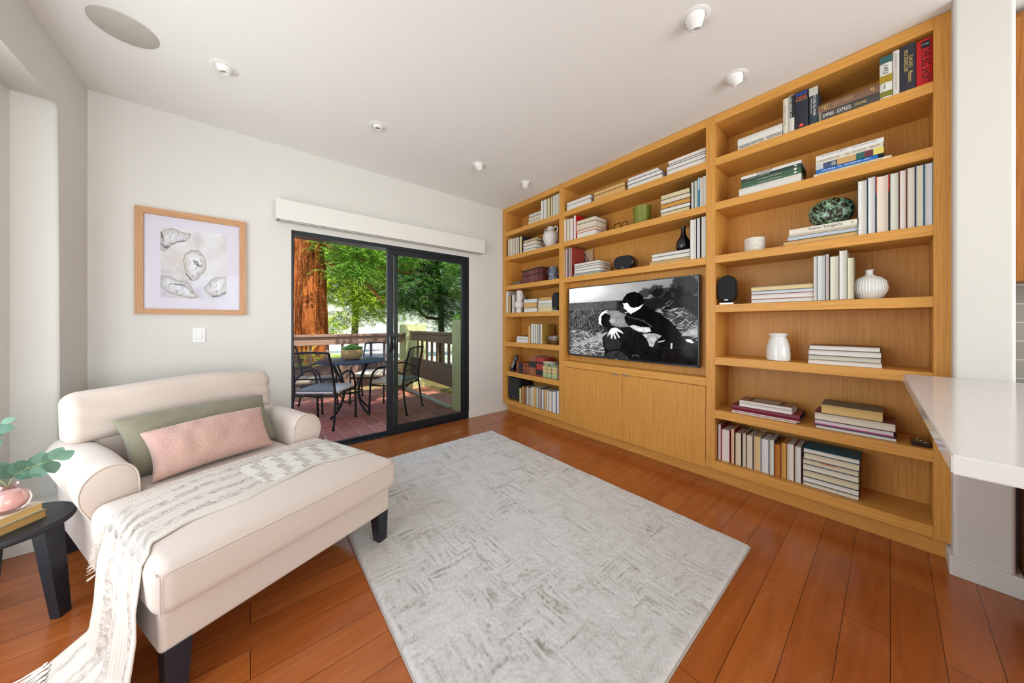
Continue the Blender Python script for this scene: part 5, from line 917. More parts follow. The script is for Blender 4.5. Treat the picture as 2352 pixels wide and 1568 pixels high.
# ------------------------------------------------------------------ cushions on the chaise
def pillow(name, label, w, h, t, T, m, seed, cat='cushion', wr=.004, nu=44, nv=26, flange=0):
    e = empty(name, tuple(T @ Vector((0, 0, 0))), label, cat); vs = []; fs = []
    for side in (1, -1):
        for j in range(nv+1):
            for i in range(nu+1):
                u, v = -1+2*i/nu, -1+2*j/nv; u2, v2 = math.sin(u*math.pi/2), math.sin(v*math.pi/2)
                th = t/2*(max(0, 1-abs(u2)**2.6)*max(0, 1-abs(v2)**2.2))**.42
                x = u2*w/2*(1-.09*(1-v2*v2)*abs(u2)**3); y = v2*h/2*(1-.02*(1-u2*u2)*abs(v2)**3)+.010*math.sin(u2*2.2+seed)*(1-.5*abs(v2))
                q = wr*(vnoise(np.array(x*22.+seed), np.array(y*22.), seed)-.5)*2*(1 if th > .002 else 0)
                vs.append(T @ Vector((x, y, side*(th+float(q)*(th > .01)))))
    n = nu+1
    for s in (0, 1):
        o_ = s*n*(nv+1)
        for j in range(nv):
            for i in range(nu):
                f = (o_+j*n+i, o_+j*n+i+1, o_+(j+1)*n+i+1, o_+(j+1)*n+i); fs.append(f if s == 0 else f[::-1])
    bm = bmesh.new(); me = bpy.data.meshes.new('t'); me.from_pydata(vs, [], fs); bm.from_mesh(me); bmesh.ops.remove_doubles(bm, verts=bm.verts, dist=.0004); bpy.data.meshes.remove(me)
    bm.verts.index_update(); V_ = [v.co.copy() for v in bm.verts]; F_ = [[v.index for v in f.verts] for f in bm.faces]; bm.free()
    MB().add(V_, F_).build('cover', m, e, True); return e
def face_mat(c, ux, up):                          # local x along ux, y along up
    ux = (CM.to_3x3() @ Vector(ux)).normalized(); up = CM.to_3x3() @ Vector(up); up = (up-ux*up.dot(ux)).normalized(); n = ux.cross(up)
    return Matrix(((ux.x, up.x, n.x, c.x), (ux.y, up.y, n.y, c.y), (ux.z, up.z, n.z, c.z), (0, 0, 0, 1)))
pillow('green_cushion', 'large sage green textured cushion leaning on the chaise back', .65, .33, .20, face_mat(cw(.44, 1.02, .578), (1, .0, .01), (0, .62, .78)), green_m, 3, wr=.006)
pillow('pink_cushion', 'small blush pink lumbar cushion lying against the green cushion', .505, .245, .15, face_mat(cw(.412, .835, .568), (1, .03, .02), (0, .50, .87)), pink_m, 8, wr=.005)

# ------------------------------------------------------------------ throw blanket
def throw_mat():
    b = NB('striped_woven_throw'); uv = b.n('ShaderNodeUVMap'); sp_ = b.n('ShaderNodeSeparateXYZ'); b.l(uv.outputs[0], sp_.inputs[0]); s_, t_ = sp_.outputs[0], sp_.outputs[1]
    def band_(c, wd, src=t_): return b.math('LESS_THAN', b.math('ABSOLUTE', b.math('SUBTRACT', src, c)), wd)
    mp = b.n('ShaderNodeMapping'); b.l(uv.outputs[0], mp.inputs[0]); mp.inputs['Scale'].default_value = (60, 14, 1); n = b.noise(mp.outputs[0], 1, 4, .8)
    mp2 = b.n('ShaderNodeMapping'); b.l(uv.outputs[0], mp2.inputs[0]); mp2.inputs['Scale'].default_value = (200, 60, 1); n2 = b.noise(mp2.outputs[0], 1, 3, .7)
    c = b.mix(b.math('MULTIPLY', n2, .35), 'D8CEC2', 'B0A292'); tot = None
    for ce, wd in ((.15, .035), (.36, .05), (.585, .055), (.80, .045)):
        k = band_(ce, wd); tot = k if tot is None else b.math('ADD', tot, k)
    pat = b.ramp(n, [(.3, 'E2DCD2'), (.5, 'C4B8AC'), (.66, 'A09084')]); c = b.mix(tot, c, pat)
    right = b.math('GREATER_THAN', s_, .60)      # ladder blocks on the half lying toward the doors
    blk = b.math('LESS_THAN', b.math('FRACT', b.math('ADD', b.math('MULTIPLY', s_, 17), b.math('MULTIPLY', b.math('FLOOR', b.math('MULTIPLY', t_, 3.6)), .3))), .40)
    inb = b.math('MULTIPLY', b.math('MULTIPLY', right, blk), b.math('LESS_THAN', b.math('ABSOLUTE', b.math('SUBTRACT', t_, .55)), .38))
    dkp = b.ramp(n, [(.3, 'D8CEC4'), (.5, 'B0A094'), (.64, '84746A')]); lt = b.mix(b.math('MULTIPLY', right, b.math('LESS_THAN', b.math('ABSOLUTE', b.math('SUBTRACT', t_, .55)), .38)), c, 'DDD8CE')
    c = b.mix(b.math('MULTIPLY', inb, b.ramp(n2, [(.42, .25), (.6, 1.0)])), lt, dkp); b.base(c); b.rough(.95, .1)
    ht = b.math('ADD', b.math('MULTIPLY', n, b.math('ADD', tot, .25)), b.math('MULTIPLY', b.math('SINE', b.math('MULTIPLY', t_, 260)), .12)); b.bump(ht, .9, .006); return b.m
NS, NT = 150, 44; vs = []; uvs = []
top_far = [(.905, .57), (.586, .617), (.25, .616), (.06, .57), (.0, .50)]; top_near = [(.905, .17), (.59, .231), (.306, .175), (.121, .183), (.023, .16), (-.0, .10)]
def interp(pts, u):
    pts = sorted(pts); 
    if u <= pts[0][0]: return pts[0][1]
    for (a, p), (b_, q) in zip(pts[:-1], pts[1:]):
        if u <= b_: k = (u-a)/(b_-a); return p+(q-p)*(k*k*(3-2*k)*.4+k*.6)
    return pts[-1][1]
def seatz(u, v):
    x, y = (u-.438), (v-.345); z = .455+.020*max(0, 1-abs(x/.46)**2.5)*max(0, 1-abs(y/.40)**4)
    for d in (u+.017, .893-u):
        if d < .045: z -= .045-math.sqrt(max(0, .045**2-(.045-max(d, 0))**2))
    return z
path = []                                          # (u, z or None, mode, k)
for k in range(10): path.append(('R', k/9))
for k in range(90): path.append(('T', .90-.905*k/89))
for k in range(52): path.append(('D', k/51))
for i, (mode, q) in enumerate(path):
    for j in range(NT+1):
        t = j/NT; rip = .006*math.sin(t*19+q*3)+.003*math.sin(t*43)
        if mode == 'R': u = .905; v = (1-t)*.57+t*.17; z = .34+(seatz(.885, v)-.34)*q; u = .903+.008*math.sin(q*3.14); p = cw(u, v, z)
        elif mode == 'T':
            u = q; vf, vn = interp(top_far, u), interp(top_near, u); v = vf+(vn-vf)*t; v += .004*math.sin(u*26+t*4); z = seatz(u, v)+.0055+.0025*math.sin(t*40+u*8)*(u < .6); p = cw(u, v, z)
        else:
            vf, vn = .47+.06*q, .085*max(0, 1-2.5*q)+.05*max(0, q-.6); z = .425*(1-q)+.018; out = .004-.018*min(1, q*4)-.03*q*q; v = vf+(vn-vf)*t; fold = .012*math.sin(t*17+1.2*q)*min(1, q*1.6)
            if z < .07: out -= (.07-z)*1.6*(1-.45*t); 
            p = cw(out+fold-.022, v, z+.004*math.sin(t*30))
        vs.append(p); uvs.append((1-i/(len(path)-1), t))
n = NT+1; fs = [(i*n+j, i*n+j+1, (i+1)*n+j+1, (i+1)*n+j) for i in range(len(path)-1) for j in range(NT)]
tb_ = empty('throw_blanket', tuple(cw(.4, .4, .46)), 'cream and taupe striped fringed throw draped across the chaise to the floor', 'blanket')
cl = mesh_obj('cloth', vs, fs, throw_mat(), tb_, True); ul = cl.data.uv_layers.new(name='UVMap'); li = np.array([l.vertex_index for l in cl.data.loops]); ul.data.foreach_set('uv', np.array(uvs)[li].ravel().astype(np.float32))
so = cl.modifiers.new('thickness', 'SOLIDIFY'); so.thickness = .004; so.offset = 1
rnd = random.Random(4); fr = MB(); fr2 = MB()
for k in range(130):                               # floor fringe
    t = k/129; p0 = vs[(len(path)-1)*n+int(t*NT)]; L = .09+.07*rnd.random(); a = Vector((-.75-.25*rnd.random(), -.55+.5*rnd.random()-.5*t, 0)).normalized()
    pts = [p0+a*L*q+Vector((.006*math.sin(9*q+k), .008*math.cos(7*q+k), -p0.z*min(1, q*2.5)+.004+.004*math.sin(k))) for q in (0, .25, .5, .75, 1)]; fr.tube(pts, [.0035, .003, .0026, .0022, .001], 5, cap=False)
for k in range(150):                               # short tufts along the far edge
    i = 10+int(rnd.random()*92); p0 = vs[i*n]; d = CM.to_3x3() @ Vector((-.3+.6*rnd.random(), 1, .15)); fr2.tube([p0, p0+d*.008, p0+d*.02+Vector((0, 0, .002))], [.0014, .0012, .0006], 4, cap=False)
for k in range(40):
    i = 101+int(rnd.random()*20); p0 = vs[i*n]; d = CM.to_3x3() @ Vector((-.6, .8*rnd.random(), -.5)); fr2.tube([p0, p0+d*.012, p0+d*.03], [.0016, .0013, .0006], 4, cap=False)
fr2.build('edge_tufts', fabric('tuft_yarn', 'CFC2B2', 600), tb_, True); fr.build('fringe', fabric('fringe_yarn', 'E8E2D8', 600), tb_, True)

# ------------------------------------------------------------------ round side table, books and plant
TC = Vector((-.772, 2.258, 0)); tl = empty('side_table', tuple(TC), 'small round black wooden side table beside the chaise', 'side table')
MB().lathe([(.001, .362), (.176, .362), (.184, .366), (.187, .372), (.187, .384), (.184, .390), (.001, .390)], TC, 64, cap=False).build('table_top', black_wood, tl, True)
for k, az in enumerate((-24, 115, 230)):
    a = R(az); r_ = Vector((math.cos(a), math.sin(a), 0)); s_ = Vector((-r_.y, r_.x, 0)); b = MB()
    t0, t1 = TC+r_*.150+Vector((0, 0, .362)), TC+r_*.190; hw0, hw1, d0, d1 = .036, .022, .020, .015
    vs_ = [t0+s_*hw0*x+r_*d0*y for x, y in ((-1, -1), (1, -1), (1, 1), (-1, 1))]+[t1+s_*hw1*x+r_*d1*y for x, y in ((-1, -1), (1, -1), (1, 1), (-1, 1))]
    b.add(vs_, [(0, 1, 2, 3), (7, 6, 5, 4)]+[(i, 4+i, 4+(i+1) % 4, (i+1) % 4) for i in range(4)]).build('leg', black_wood, tl)
bl = Vector((-.59, -.81, 0)); bw_ = Vector((-.81, .59, 0))
def old_book(c, z0, th, L, W, lab, cov, pg, twist):
    e = empty('antique_book', (c.x, c.y, z0), lab, 'book', 'old books on the side table'); a = Matrix.Rotation(R(twist), 3, 'Z'); l_, w_ = a @ bl, a @ bw_
    T = Matrix(((l_.x, w_.x, 0, c.x), (l_.y, w_.y, 0, c.y), (0, 0, 1, z0), (0, 0, 0, 1)))
    b = MB()
    for z in (0, th-.003): b.bevbox(-L/2, L/2, -W/2, W/2, z, z+.003, .001, M=T)
    b.bevbox(-L/2, L/2, W/2-.004, W/2, 0, th, .001, M=T); b.build('cover', plain(cov, .6, amt=.3, nscale=120), e); b = MB().box(-L/2+.004, L/2-.004, -W/2+.004, W/2-.004, .003, th-.003, M=T); b.build('page_block', pg, e); return T
oldp = page_mat('B08A50', 1)
c1 = Vector((-.650, 2.256, 0))+bl*.115+bw_*.075; old_book(c1, .390, .030, .225, .15, 'lower worn antique book on the round side table', '8A7A50', oldp, 0)
old_book(c1+Vector((-.002, .004, 0)), .4203, .032, .215, .14, 'upper antique book under the pink glass vase', 'D2C4AC', page_mat('C8A468', 1), 2)
VC = Vector((-.735, 2.226, .4525)); vz = empty('glass_vase', tuple(VC), 'round pink glass vase standing on two old books', 'vase')
MB().lathe([(.001, 0), (.030, 0), (.046, .014), (.054, .036), (.050, .062), (.034, .086), (.022, .098), (.024, .108), (.021, .108), (.019, .098), (.031, .083), (.046, .06), (.050, .037), (.042, .018), (.001, .010)], VC, 40, cap=False).build('glass', pink_glass, vz, True)
MB().lathe([(.001, .012), (.040, .018), (.048, .037), (.044, .06), (.030, .078), (.001, .079)], VC, 32, cap=False).build('coloured_core', plain('F0D8D4', .12, spec=.7, amt=.35, nscale=40), vz, True)
def leaf_mat():
    b = NB('sage_green_leaf'); g = b.n('ShaderNodeNewGeometry'); c = b.ramp(g.outputs['Random Per Island'], [(0, '3C6448'), (.5, '5A8068'), (1, '93AC9E')]); n = b.noise(b.pos(), 60, 2); c = b.mix(b.math('MULTIPLY', n, .3), c, '3A5A48'); b.base(c); b.rough(.5); return b.m
lm = leaf_mat(); pl_ = empty('leafy_stems', tuple(VC+Vector((0, 0, .08))), 'sage green leafy stems in the pink glass vase', 'plant')
def stem(pts, name, seed, n=11, size=.04):
    r = random.Random(seed); pts = [VC+Vector(p) for p in pts]; m = MB().tube(pts, [.0022]*(len(pts)-1)+[.001], 6); so_ = m.build('stem', plain('7A8A5C', .6), pl_, True)
    for k in range(n):
        f = .22+.78*k/(n-1); x = f*(len(pts)-1); i = min(int(x), len(pts)-2); p = pts[i].lerp(pts[i+1], x-i); d = (pts[i+1]-pts[i]).normalized()
        side = d.cross(Vector((.45, -.85, .3))).normalized()*(1 if k % 2 else -1); dirv = (d*(.35+.6*r.random())+side*(.9 if k < n-1 else .1)+Vector((r.random()-.5, 0, r.random()-.5))*.5).normalized(); nrm = dirv.cross(side+Vector((.1, .1, 1))).normalized()
        nrm = Vector((.5+.7*(r.random()-.5), -.75, .55+.9*(r.random()-.5))); nrm = (nrm-dirv*nrm.dot(dirv)).normalized(); w = dirv.cross(nrm).normalized(); L = size*(.8+.5*r.random())*(1-.25*f); b = MB(); vv_ = []
        for a in range(9):
            q = a/8; hw = L*.40*math.sin(math.pi*min(1, q*.98+.02))**.75; cpt = p+dirv*(L*q)+nrm*(-.10*L*q*q)
            vv_ += [cpt-w*hw+nrm*hw*.25, cpt, cpt+w*hw+nrm*hw*.25]
        ff = [(a*3+c, a*3+c+1, a*3+c+4, a*3+c+3) for a in range(8) for c in (0, 1)]; b.add(vv_, ff).build('leaf', lm, pl_, True)
stem([(0, 0, .10), (.015, -.01, .14), (.05, -.03, .165), (.09, -.05, .18), (.125, -.062, .195)], 's', 5, 14, .060)
stem([(0, 0, .10), (-.06, -.02, .22), (-.05, -.03, .31), (-.0, -.045, .36)], 's', 9, 10, .055)
stem([(0, 0, .10), (-.05, .01, .18), (-.10, .02, .26)], 's', 12, 7, .045)

# ------------------------------------------------------------------ patio
PZ = -.03
def tiles():
    b = NB('terracotta_pavers'); v = b.pos(rot=(0, 0, R(90))); br = b.n('ShaderNodeTexBrick', offset=0); b.l(v, br.inputs['Vector']); br.inputs['Scale'].default_value = 1; br.inputs['Brick Width'].default_value = .31; br.inputs['Row Height'].default_value = .156; br.inputs['Mortar Size'].default_value = .003; br.inputs['Bias'].default_value = 0
    br.inputs['Color1'].default_value = lin('C87460'); br.inputs['Color2'].default_value = lin('A05A4C'); br.inputs['Mortar'].default_value = lin('C0A89A'); n = b.noise(b.pos((3, 14, 3)), 1.4, 4, .7, .6)
    c = b.mix(b.math('MULTIPLY', b.math('GREATER_THAN', n, .52), .5), br.outputs['Color'], '7C5654'); b.base(c); b.rough(.7); return b.m
struct('floor_patio', MB().box(-2.5, 2.63, 3.56, 6.15, PZ-.1, PZ), tiles())
gm = NB('leaf_litter_ground'); gn = gm.noise(gm.pos(), 14, 5, .75); gm.base(gm.ramp(gn, [(.3, '5A4430'), (.5, '8A6E50'), (.6, '6A7A40'), (.75, 'B09878')])); gm.rough(.95, .1); gm.bump(gn, .8, .05)
struct('ground', MB().box(-14, 18, 3.4, 9.0, PZ-.4, PZ-.12), gm.m)
struct('driveway', MB().box(-20, 24, 9.0, 30, PZ-.4, PZ-.10), plain('D8D4CE', .9, amt=.1, nscale=4))
stm = NB('cream_stucco'); sn_ = stm.noise(stm.pos(), 22, 4, .65, .8); stm.base(stm.mix(stm.math('MULTIPLY', sn_, .3), 'E6E0B0', 'C8BE88')); stm.rough(.95, .1); stm.bump(sn_, 1, .03)
for (x0, x1, y0, y1, zt, lab) in ((2.229, 2.625, 5.744, 6.13, 1.185, 'cream stucco pillar at the far corner of the patio rail'), (2.215, 2.62, 3.70, 4.027, 1.245, 'cream stucco pillar nearest the fixed door panel, partly hidden by its frame')):
    tag(MB().bevbox(x0, x1, y0, y1, PZ-.1, zt, .03, 3).build('stucco_pillar', stm.m, smooth=True), lab, 'pillar')
def railing(axis, a0, a1, c, top, low, lab, m, spacing, first, bot):
    e = empty('deck_railing', ((a0+a1)/2, c, PZ) if axis == 'x' else (c, (a0+a1)/2, PZ), lab, 'railing')
    def bx(s0, s1, t0, t1, z0, z1): return MB().bevbox(s0, s1, c+t0, c+t1, z0, z1, .004) if axis == 'x' else MB().bevbox(c+t0, c+t1, s0, s1, z0, z1, .004)
    bx(a0, a1, -.07, .07, top-.04, top).build('cap_rail', m, e); bx(a0, a1, -.045, -.005, top-.17, top-.04).build('top_board', m, e); bx(a0, a1, -.045, -.005, bot, low).build('lower_board', m, e)
    s = first
    while s < a1-.02: bx(s-.019, s+.019, .0, .035, bot+.05, top-.05).build('baluster', m, e); s += spacing
    return e
railing('x', -2.4, 2.225, 5.85, 1.012, .515, 'brown wooden deck railing running behind the patio table', deck_wood, .2275, -2.0, .10)
railing('y', 4.03, 5.742, 2.36, 1.05, .56, 'dark brown side railing between the two stucco pillars', deck_wood_y, .197, 4.20, .23)
tag(MB().bevbox(2.18, 2.24, 4.03, 5.74, PZ, PZ+.03, .004).build('concrete_curb', plain('B8B2A8', .9, amt=.2)), 'pale concrete curb under the side railing', 'curb')

# patio table with plant
TP = Vector((1.06, 4.70, PZ)); pt_ = empty('patio_table', tuple(TP), 'round dark metal patio table outside the sliding door', 'table')
mesh_m = plain('3A4060', .35, .4, amt=.3, nscale=600)
MB().lathe([(.001, .728), (.405, .728), (.43, .720), (.434, .712), (.428, .704), (.415, .708), (.001, .716)], TP, 64, cap=False).build('table_top', mesh_m, pt_, True)
for k in range(4):
    a = R(30+90*k); r_ = Vector((math.cos(a), math.sin(a), 0)); P_ = lambda r, z: TP+r_*r+Vector((0, 0, z))
    MB().tube([P_(.30, .706), P_(.24, .62), P_(.17, .48), P_(.13, .36), P_(.125, .26), P_(.16, .15), P_(.24, .055), P_(.32, .012)], .0135, 8).build('leg', black_metal, pt_, True)
MB().tube([TP+Vector((.13*math.cos(a), .13*math.sin(a), .30)) for a in np.linspace(0, 6.2832, 25)], .009, 8, cap=False).build('brace_ring', black_metal, pt_, True)
PP = Vector((1.084, 4.76, PZ+.73)); pot = empty('stone_planter', tuple(PP), 'round tan stone planter on the patio table', 'planter')
MB().lathe([(.001, 0), (.085, 0), (.115, .02), (.135, .06), (.138, .10), (.132, .135), (.118, .135), (.118, .11), (.001, .11)], PP, 40, cap=False).build('bowl', plain('B89A6A', .8, amt=.5, nscale=30), pot, True)
suc = empty('succulent_plant', tuple(PP+Vector((0, 0, .11))), 'green succulents growing in the stone planter', 'plant'); r = random.Random(3)
sm = NB('succulent_leaf'); sg = sm.n('ShaderNodeNewGeometry'); sm.base(sm.ramp(sg.outputs['Random Per Island'], [(0, '3E6A34'), (.6, '6A9A50'), (1, '9ABA74')])); sm.rough(.5)
for k in range(15):
    a, q = r.random()*6.28, math.sqrt(r.random())*.115; c_ = PP+Vector((q*math.cos(a), q*math.sin(a), .122+.04*(1-q/.115))); b = MB()
    for j in range(16):
        az, el, L = j*2.4, R(20+50*(j/16)), .085*(1-.4*j/16); d = Vector((math.cos(az)*math.cos(el), math.sin(az)*math.cos(el), math.sin(el))); w_ = Vector((-math.sin(az), math.cos(az), 0))*.013; u_ = d.cross(w_).normalized()*.004
        b.add([c_, c_+d*L*.6-w_, c_+d*L, c_+d*L*.6+w_, c_+d*L*.6-u_, c_+d*L*.6+u_], [(0, 4, 1), (0, 3, 4), (1, 4, 2), (4, 3, 2), (0, 1, 5), (0, 5, 3), (1, 2, 5), (5, 2, 3)])
    b.build('rosette', sm.m, suc)
# patio chairs
sling = NB('dark_mesh_sling'); tr_ = sling.n('ShaderNodeBsdfTransparent'); mx_ = sling.n('ShaderNodeMixShader'); wv = sling.n('ShaderNodeTexChecker'); sling.l(sling.pos(obj=True), wv.inputs[0]); wv.inputs['Scale'].default_value = 260; sling.base('2E2E34'); sling.rough(.6)
sling.l(sling.math('ADD', sling.math('MULTIPLY', wv.outputs['Fac'], .5), .12), mx_.inputs[0]); sling.l(sling.p.outputs[0], mx_.inputs[1]); sling.l(tr_.outputs[0], mx_.inputs[2]); sling.l(mx_.outputs[0], sling.out.inputs[0])
def make_chair(label, pad):
    e = empty('patio_chair', (0, 0, 0), label, 'chair', 'metal patio chairs around the table')   # faces +x
    for s in (-1, 1):
        y = s*.245
        MB().tube([(-.285, y, 0), (-.250, y, .20), (-.225, y*.96, .40), (-.235, y*.92, .55), (-.265, y*.88, .72), (-.31, y*.84, .885)], .0125, 8).build('rear_leg', black_metal, e, True)
        MB().tube([(.255, y, 0), (.245, y, .25), (.235, y, .45), (.20, y, .56), (.12, y, .625), (.02, y, .64), (-.08, y, .615), (-.17, y*1.0, .565), (-.235, y*.93, .545)], .0125, 8).build('front_leg', black_metal, e, True)
        for x in (-.287, .255): MB().lathe([(.014, 0), (.016, .004), (.015, .03)], (x, y, 0), 10).build('foot_cap', gloss_black, e, True)
    MB().tube([(-.31, -.206, .885), (-.315, 0, .895), (-.31, .206, .885)], .0115, 8).tube([(-.24, -.225, .58), (-.25, 0, .58), (-.24, .225, .58)], .009, 8).build('back_rail', black_metal, e, True)
    MB().tube([(-.225, -.24, .385), (.235, -.245, .385), (.24, 0, .385), (.235, .245, .385), (-.225, .24, .385), (-.225, -.24, .385)], .0105, 8).tube([(-.15, -.24, .385), (0, -.24, .25), (.235, -.24, .22)], .008, 6).build('seat_frame', black_metal, e, True)
    n_ = 8; vs = [(-.228-.082*(k/n_)**1.5, y, .40+.485*k/n_) for k in range(n_+1) for y in (-.232+.024*k/n_, .232-.024*k/n_)]
    mesh_obj('back_sling', vs, [(2*k, 2*k+1, 2*k+3, 2*k+2) for k in range(n_)], sling.m, e)
    vs, fs = rbox(.235, .225, .026, .022, 6, 4, lambda v: (v.x, v.y, v.z+(.010*(1-(v.x/.235)**2)*(1-(v.y/.225)**2) if v.z > 0 else 0)), (.005, 0, .425)); mesh_obj('seat_pad', vs, fs, pad, e, True)
    return e
c0 = make_chair('black metal patio chair nearest the door opening, seen from behind', pad_m)
spots = [((.71, 4.42), (.62, .78), None), ((.66, 5.22), (.80, -.50), 'black metal patio chair at far left behind the nearest chair'), ((1.50, 5.30), (-.52, -.80), 'black metal patio chair on the far side of the table, back to the railing'), ((1.585, 4.47), (-.67, .74), 'black metal patio chair seen through the glass door panel')]
for i, ((x, y), (fx, fy), lab) in enumerate(spots):
    c = c0 if i == 0 else copy_tree(c0)
    if lab: c['label'] = lab
    for q in c.children:
        if q.name.startswith('seat_pad') and i: q.data = q.data.copy(); q.data.materials[0] = pad_tan
    c.location = (x, y, PZ); c.rotation_euler = (0, 0, math.atan2(fy, fx))

# ------------------------------------------------------------------ trees
bk_m = NB('redwood_bark'); v = bk_m.pos((9, 9, 1.1)); n = bk_m.noise(v, 1.6, 6, .7, .8); bk_m.base(bk_m.ramp(n, [(.33, '3A1A0C'), (.45, '8A4A22'), (.58, 'BC6E38'), (.75, 'D8A078')])); bk_m.rough(.95, .1); bk_m.bump(n, 1, .06)
rw = empty('redwood_tree', (.90, 7.3, -.15), 'thick orange-barked redwood trunk beyond the railing on the left', 'tree')
NA, NZ = 120, 150; vs = []
for j in range(NZ+1):
    z = -.15+6.5*j/NZ
    for k in range(NA):
        a = 6.28318*k/NA; r0 = .275+.10*math.exp(-(z+.15)/.8)-.008*z
        f = float(fbm(np.array(a*5.1+.6*math.sin(z*1.3)), np.array(z*.75), 31, 4)); g_ = float(vnoise(np.array(a*9.5+.5*math.sin(z*2)), np.array(z*.5), 37)); rr = r0+.065*(f-.5)*2-.045*max(0, .35-g_)*3
        vs.append((.90+rr*math.cos(a), 7.3+rr*math.sin(a), z))
fs = [(j*NA+k, j*NA+(k+1) % NA, (j+1)*NA+(k+1) % NA, (j+1)*NA+k) for j in range(NZ) for k in range(NA)]; mesh_obj('trunk', vs, fs, bk_m.m, rw, True)
def foliage_mat(name, cols, trans=.5):
    b = NB(name); g = b.n('ShaderNodeNewGeometry'); c = b.ramp(g.outputs['Random Per Island'], [(i/(len(cols)-1), q) for i, q in enumerate(cols)]); b.base(c); b.rough(.6, .2)
    t = b.n('ShaderNodeBsdfTranslucent'); b.l(c, t.inputs[0]); mx = b.n('ShaderNodeMixShader'); mx.inputs[0].default_value = trans; b.l(b.p.outputs[0], mx.inputs[1]); b.l(t.outputs[0], mx.inputs[2]); b.l(mx.outputs[0], b.out.inputs[0]); return b.m
fol = [foliage_mat('sunlit_conifer_leaf', ['7AA82C', 'B4D040', 'E2E868', '92BE48']), foliage_mat('green_conifer_leaf', ['3E7A2A', '7CB040', 'B0D060', '4E8A40']), foliage_mat('dark_conifer_leaf', ['2E6434', '5A9446', '9CC668', '3C7444'])]
def sprays(rng, n, centre, spread, leafL, density, droop=.35):
    q = rng.normal(size=(n, 3)); q /= np.linalg.norm(q, axis=1)[:, None]; q *= rng.uniform(0, 1, (n, 1))**.4; p = np.array(centre)+q*np.array(spread)
    az = rng.uniform(0, 6.28, n); d = np.stack([np.cos(az), np.sin(az), -droop*rng.uniform(0, 1.6, n)], 1); d /= np.linalg.norm(d, axis=1)[:, None]
    sd = np.stack([d[:, 1], -d[:, 0], 0*az], 1); sd /= np.linalg.norm(sd, axis=1)[:, None]; up = np.cross(sd, d); up *= np.sign(up[:, 2:3]); L = rng.uniform(.16, .36, (n, 1)); out = []
    for k in range(density):
        f = (k+.5)/density; o_ = p+d*L*f-up*.25*L*f*f
        for sg in (-1, 1):
            ll = leafL*(1.2-f*.7)*rng.uniform(.7, 1.2, (n, 1)); ld = d*.75+sd*sg*.9+up*rng.uniform(-.25, .25, (n, 1)); ld /= np.linalg.norm(ld, axis=1)[:, None]
            w_ = np.cross(ld, up); w_ = w_/np.linalg.norm(w_, axis=1)[:, None]*ll*.14; out.append(np.stack([o_, o_+ld*ll*.5-w_, o_+ld*ll, o_+ld*ll*.5+w_], 1).reshape(-1, 3))
    V = np.concatenate(out); return V.tolist(), np.arange(len(V)).reshape(-1, 4).tolist()
def tree(label, base, trunk_top, limbs, blobs, mat_i, seed, rtr=.10):
    rng = np.random.default_rng(seed); e = empty('conifer_tree', base, label, 'tree', 'conifers beyond the patio railing'); b0, t0 = Vector(base), Vector(trunk_top)
    MB().tube([b0, b0.lerp(t0, .35)+Vector((.05, 0, 0)), b0.lerp(t0, .7)+Vector((-.04, 0, 0)), t0], [rtr, rtr*.85, rtr*.6, rtr*.3], 10).build('trunk', plain('5A4434', .95, amt=.6, nscale=20), e, True)
    for p in limbs: MB().tube([Vector(q) for q in p], [.05, .04, .03, .015][:len(p)], 7).build('branch', plain('6A4A34', .9, amt=.5, nscale=20), e, True)
    V_, F_ = [], []
    for (c, s, n) in blobs:
        a, f = sprays(rng, int(n*3.4), c, s, .078, 10); k = len(V_); V_ += a; F_ += [tuple(i+k for i in q) for q in f]
    mesh_obj('foliage', V_, F_, fol[mat_i], e)
for lm_ in ([(1.1, 7.25, 2.75), (1.5, 7.1, 2.62), (2.1, 7.0, 2.40), (2.9, 6.95, 2.30)], [(1.1, 7.2, 2.45), (1.45, 7.0, 2.25), (1.9, 6.9, 1.95), (2.2, 6.9, 1.6)], [(1.08, 7.2, 3.1), (1.7, 7.2, 3.0), (2.4, 7.2, 2.7), (3.1, 7.2, 2.35)]):
    MB().tube(lm_, [.045, .035, .028, .012], 8).build('branch', plain('8A5634', .9, amt=.5, nscale=20), rw, True)
V_, F_ = sprays(np.random.default_rng(2), 800, (2.0, 6.95, 2.75), (1.15, .45, .50), .075, 10)
a_, f_ = sprays(np.random.default_rng(5), 200, (1.6, 6.75, 2.2), (.6, .25, .22), .075, 10); k = len(V_); V_ += a_; F_ += [tuple(i+k for i in q) for q in f_]
a_, f_ = sprays(np.random.default_rng(15), 420, (1.3, 3.3, 4.3), (2.6, 1.5, .5), .11, 8); k = len(V_); V_ += a_; F_ += [tuple(i+k for i in q) for q in f_]  # overhead sprays out of view, added to break the patio sun into dapples
mesh_obj('foliage', V_, F_, fol[1], rw)
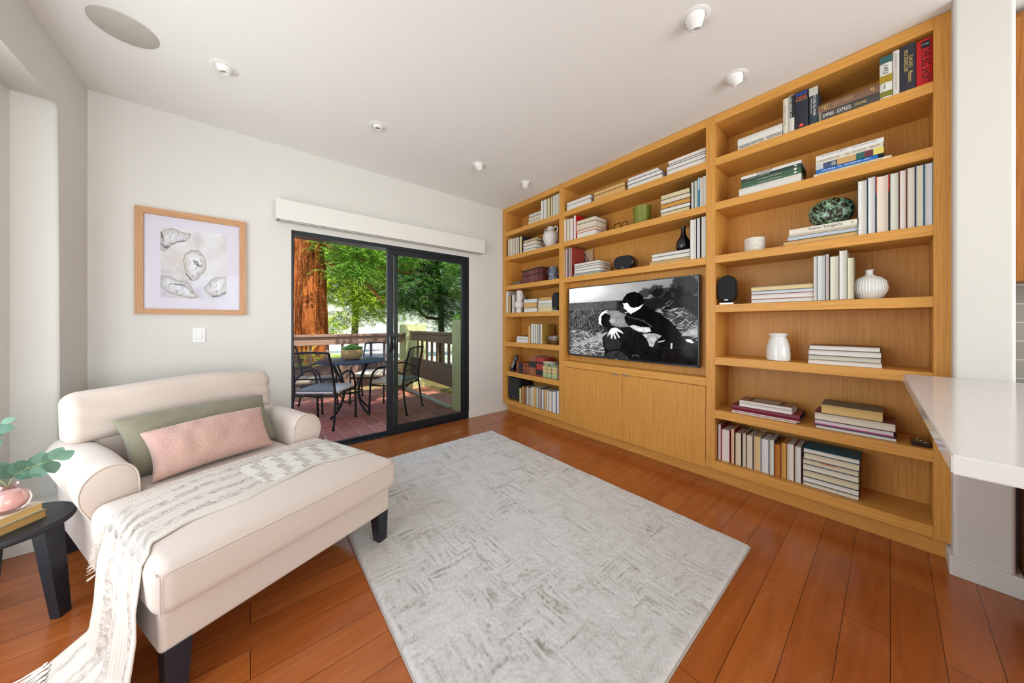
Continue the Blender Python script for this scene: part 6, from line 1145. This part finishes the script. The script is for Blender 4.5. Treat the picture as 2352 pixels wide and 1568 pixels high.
tree('yellow-green sunlit tree filling the gap right of the redwood trunk', (2.2, 9.6, -.15), (2.3, 9.7, 4.4), [[(2.2, 9.6, 2.2), (1.8, 9.3, 2.5), (1.3, 9.0, 2.7)], [(2.2, 9.6, 1.6), (2.7, 9.2, 1.9), (3.1, 9.0, 2.0)]], [((1.7, 9.0, 3.2), (1.2, .5, .9), 650), ((2.6, 8.9, 2.7), (1.0, .5, .8), 560), ((1.7, 8.9, 2.1), (.9, .4, .45), 300), ((2.6, 8.8, 1.75), (.9, .4, .4), 260), ((1.9, 8.9, 1.35), (1.0, .4, .25), 110), ((1.5, 8.7, 1.05), (.5, .3, .25), 60)], 0, 7)
tree('dark green drooping tree seen through the glass door panel', (4.3, 8.4, -.15), (4.2, 8.5, 4.4), [[(4.3, 8.4, 1.3), (3.7, 8.1, 1.35), (3.2, 7.9, 1.7)], [(4.2, 8.4, 2.2), (3.6, 8.0, 2.5), (3.1, 7.8, 2.9)]], [((3.9, 8.2, 3.0), (1.1, .6, .9), 700), ((3.6, 8.0, 2.0), (1.0, .5, .6), 430), ((4.6, 8.2, 1.6), (1.0, .5, .7), 360)], 2, 11)
tree('mid green tree behind the far stucco pillar', (4.0, 12.0, -.15), (4.0, 12.1, 5.2), [], [((3.6, 11.8, 3.5), (1.5, .6, 1.2), 600), ((3.9, 11.7, 2.0), (1.4, .5, .8), 400), ((6.0, 11.4, 2.5), (1.8, .6, 1.7), 600)], 1, 13)
tree('leafy green tree standing beyond the side railing', (5.4, 6.6, -.15), (5.3, 6.7, 4.2), [], [((4.6, 6.7, 2.5), (1.0, .7, 1.1), 600), ((4.4, 6.3, 1.2), (.8, .8, .6), 300), ((5.6, 6.4, 1.6), (1.1, 1.0, 1.2), 300)], 1, 17)
tree('distant pale green tree at the left behind the redwood', (.9, 15.0, -.15), (.9, 15.1, 5.6), [], [((2.0, 14.7, 4.1), (1.8, .6, 1.4), 700), ((3.2, 14.8, 2.6), (2.2, .5, .9), 500)], 0, 19)
for i, (x, y, s, lab) in enumerate(((.80, 6.62, .34, 'bright green shrub behind the railing left of the planter'), (3.2, 5.2, .45, 'low green shrub beyond the side railing'), (1.35, 6.9, .22, 'small leafy shrub behind the railing near the planter'))):
    e = empty('garden_shrub', (x, y, -.12), lab, 'shrub', 'shrubs beyond the railing'); V_, F_ = sprays(np.random.default_rng(40+i), 130, (x, y, .28+.05*i), (s, s, s*1.2), .07, 7, -.6); mesh_obj('foliage', V_, F_, fol[0 if i != 1 else 1], e)
    MB().tube([(x, y, -.14), (x+.03, y, .3)], [.012, .006], 6).build('stem', plain('5A4A30', .9), e)
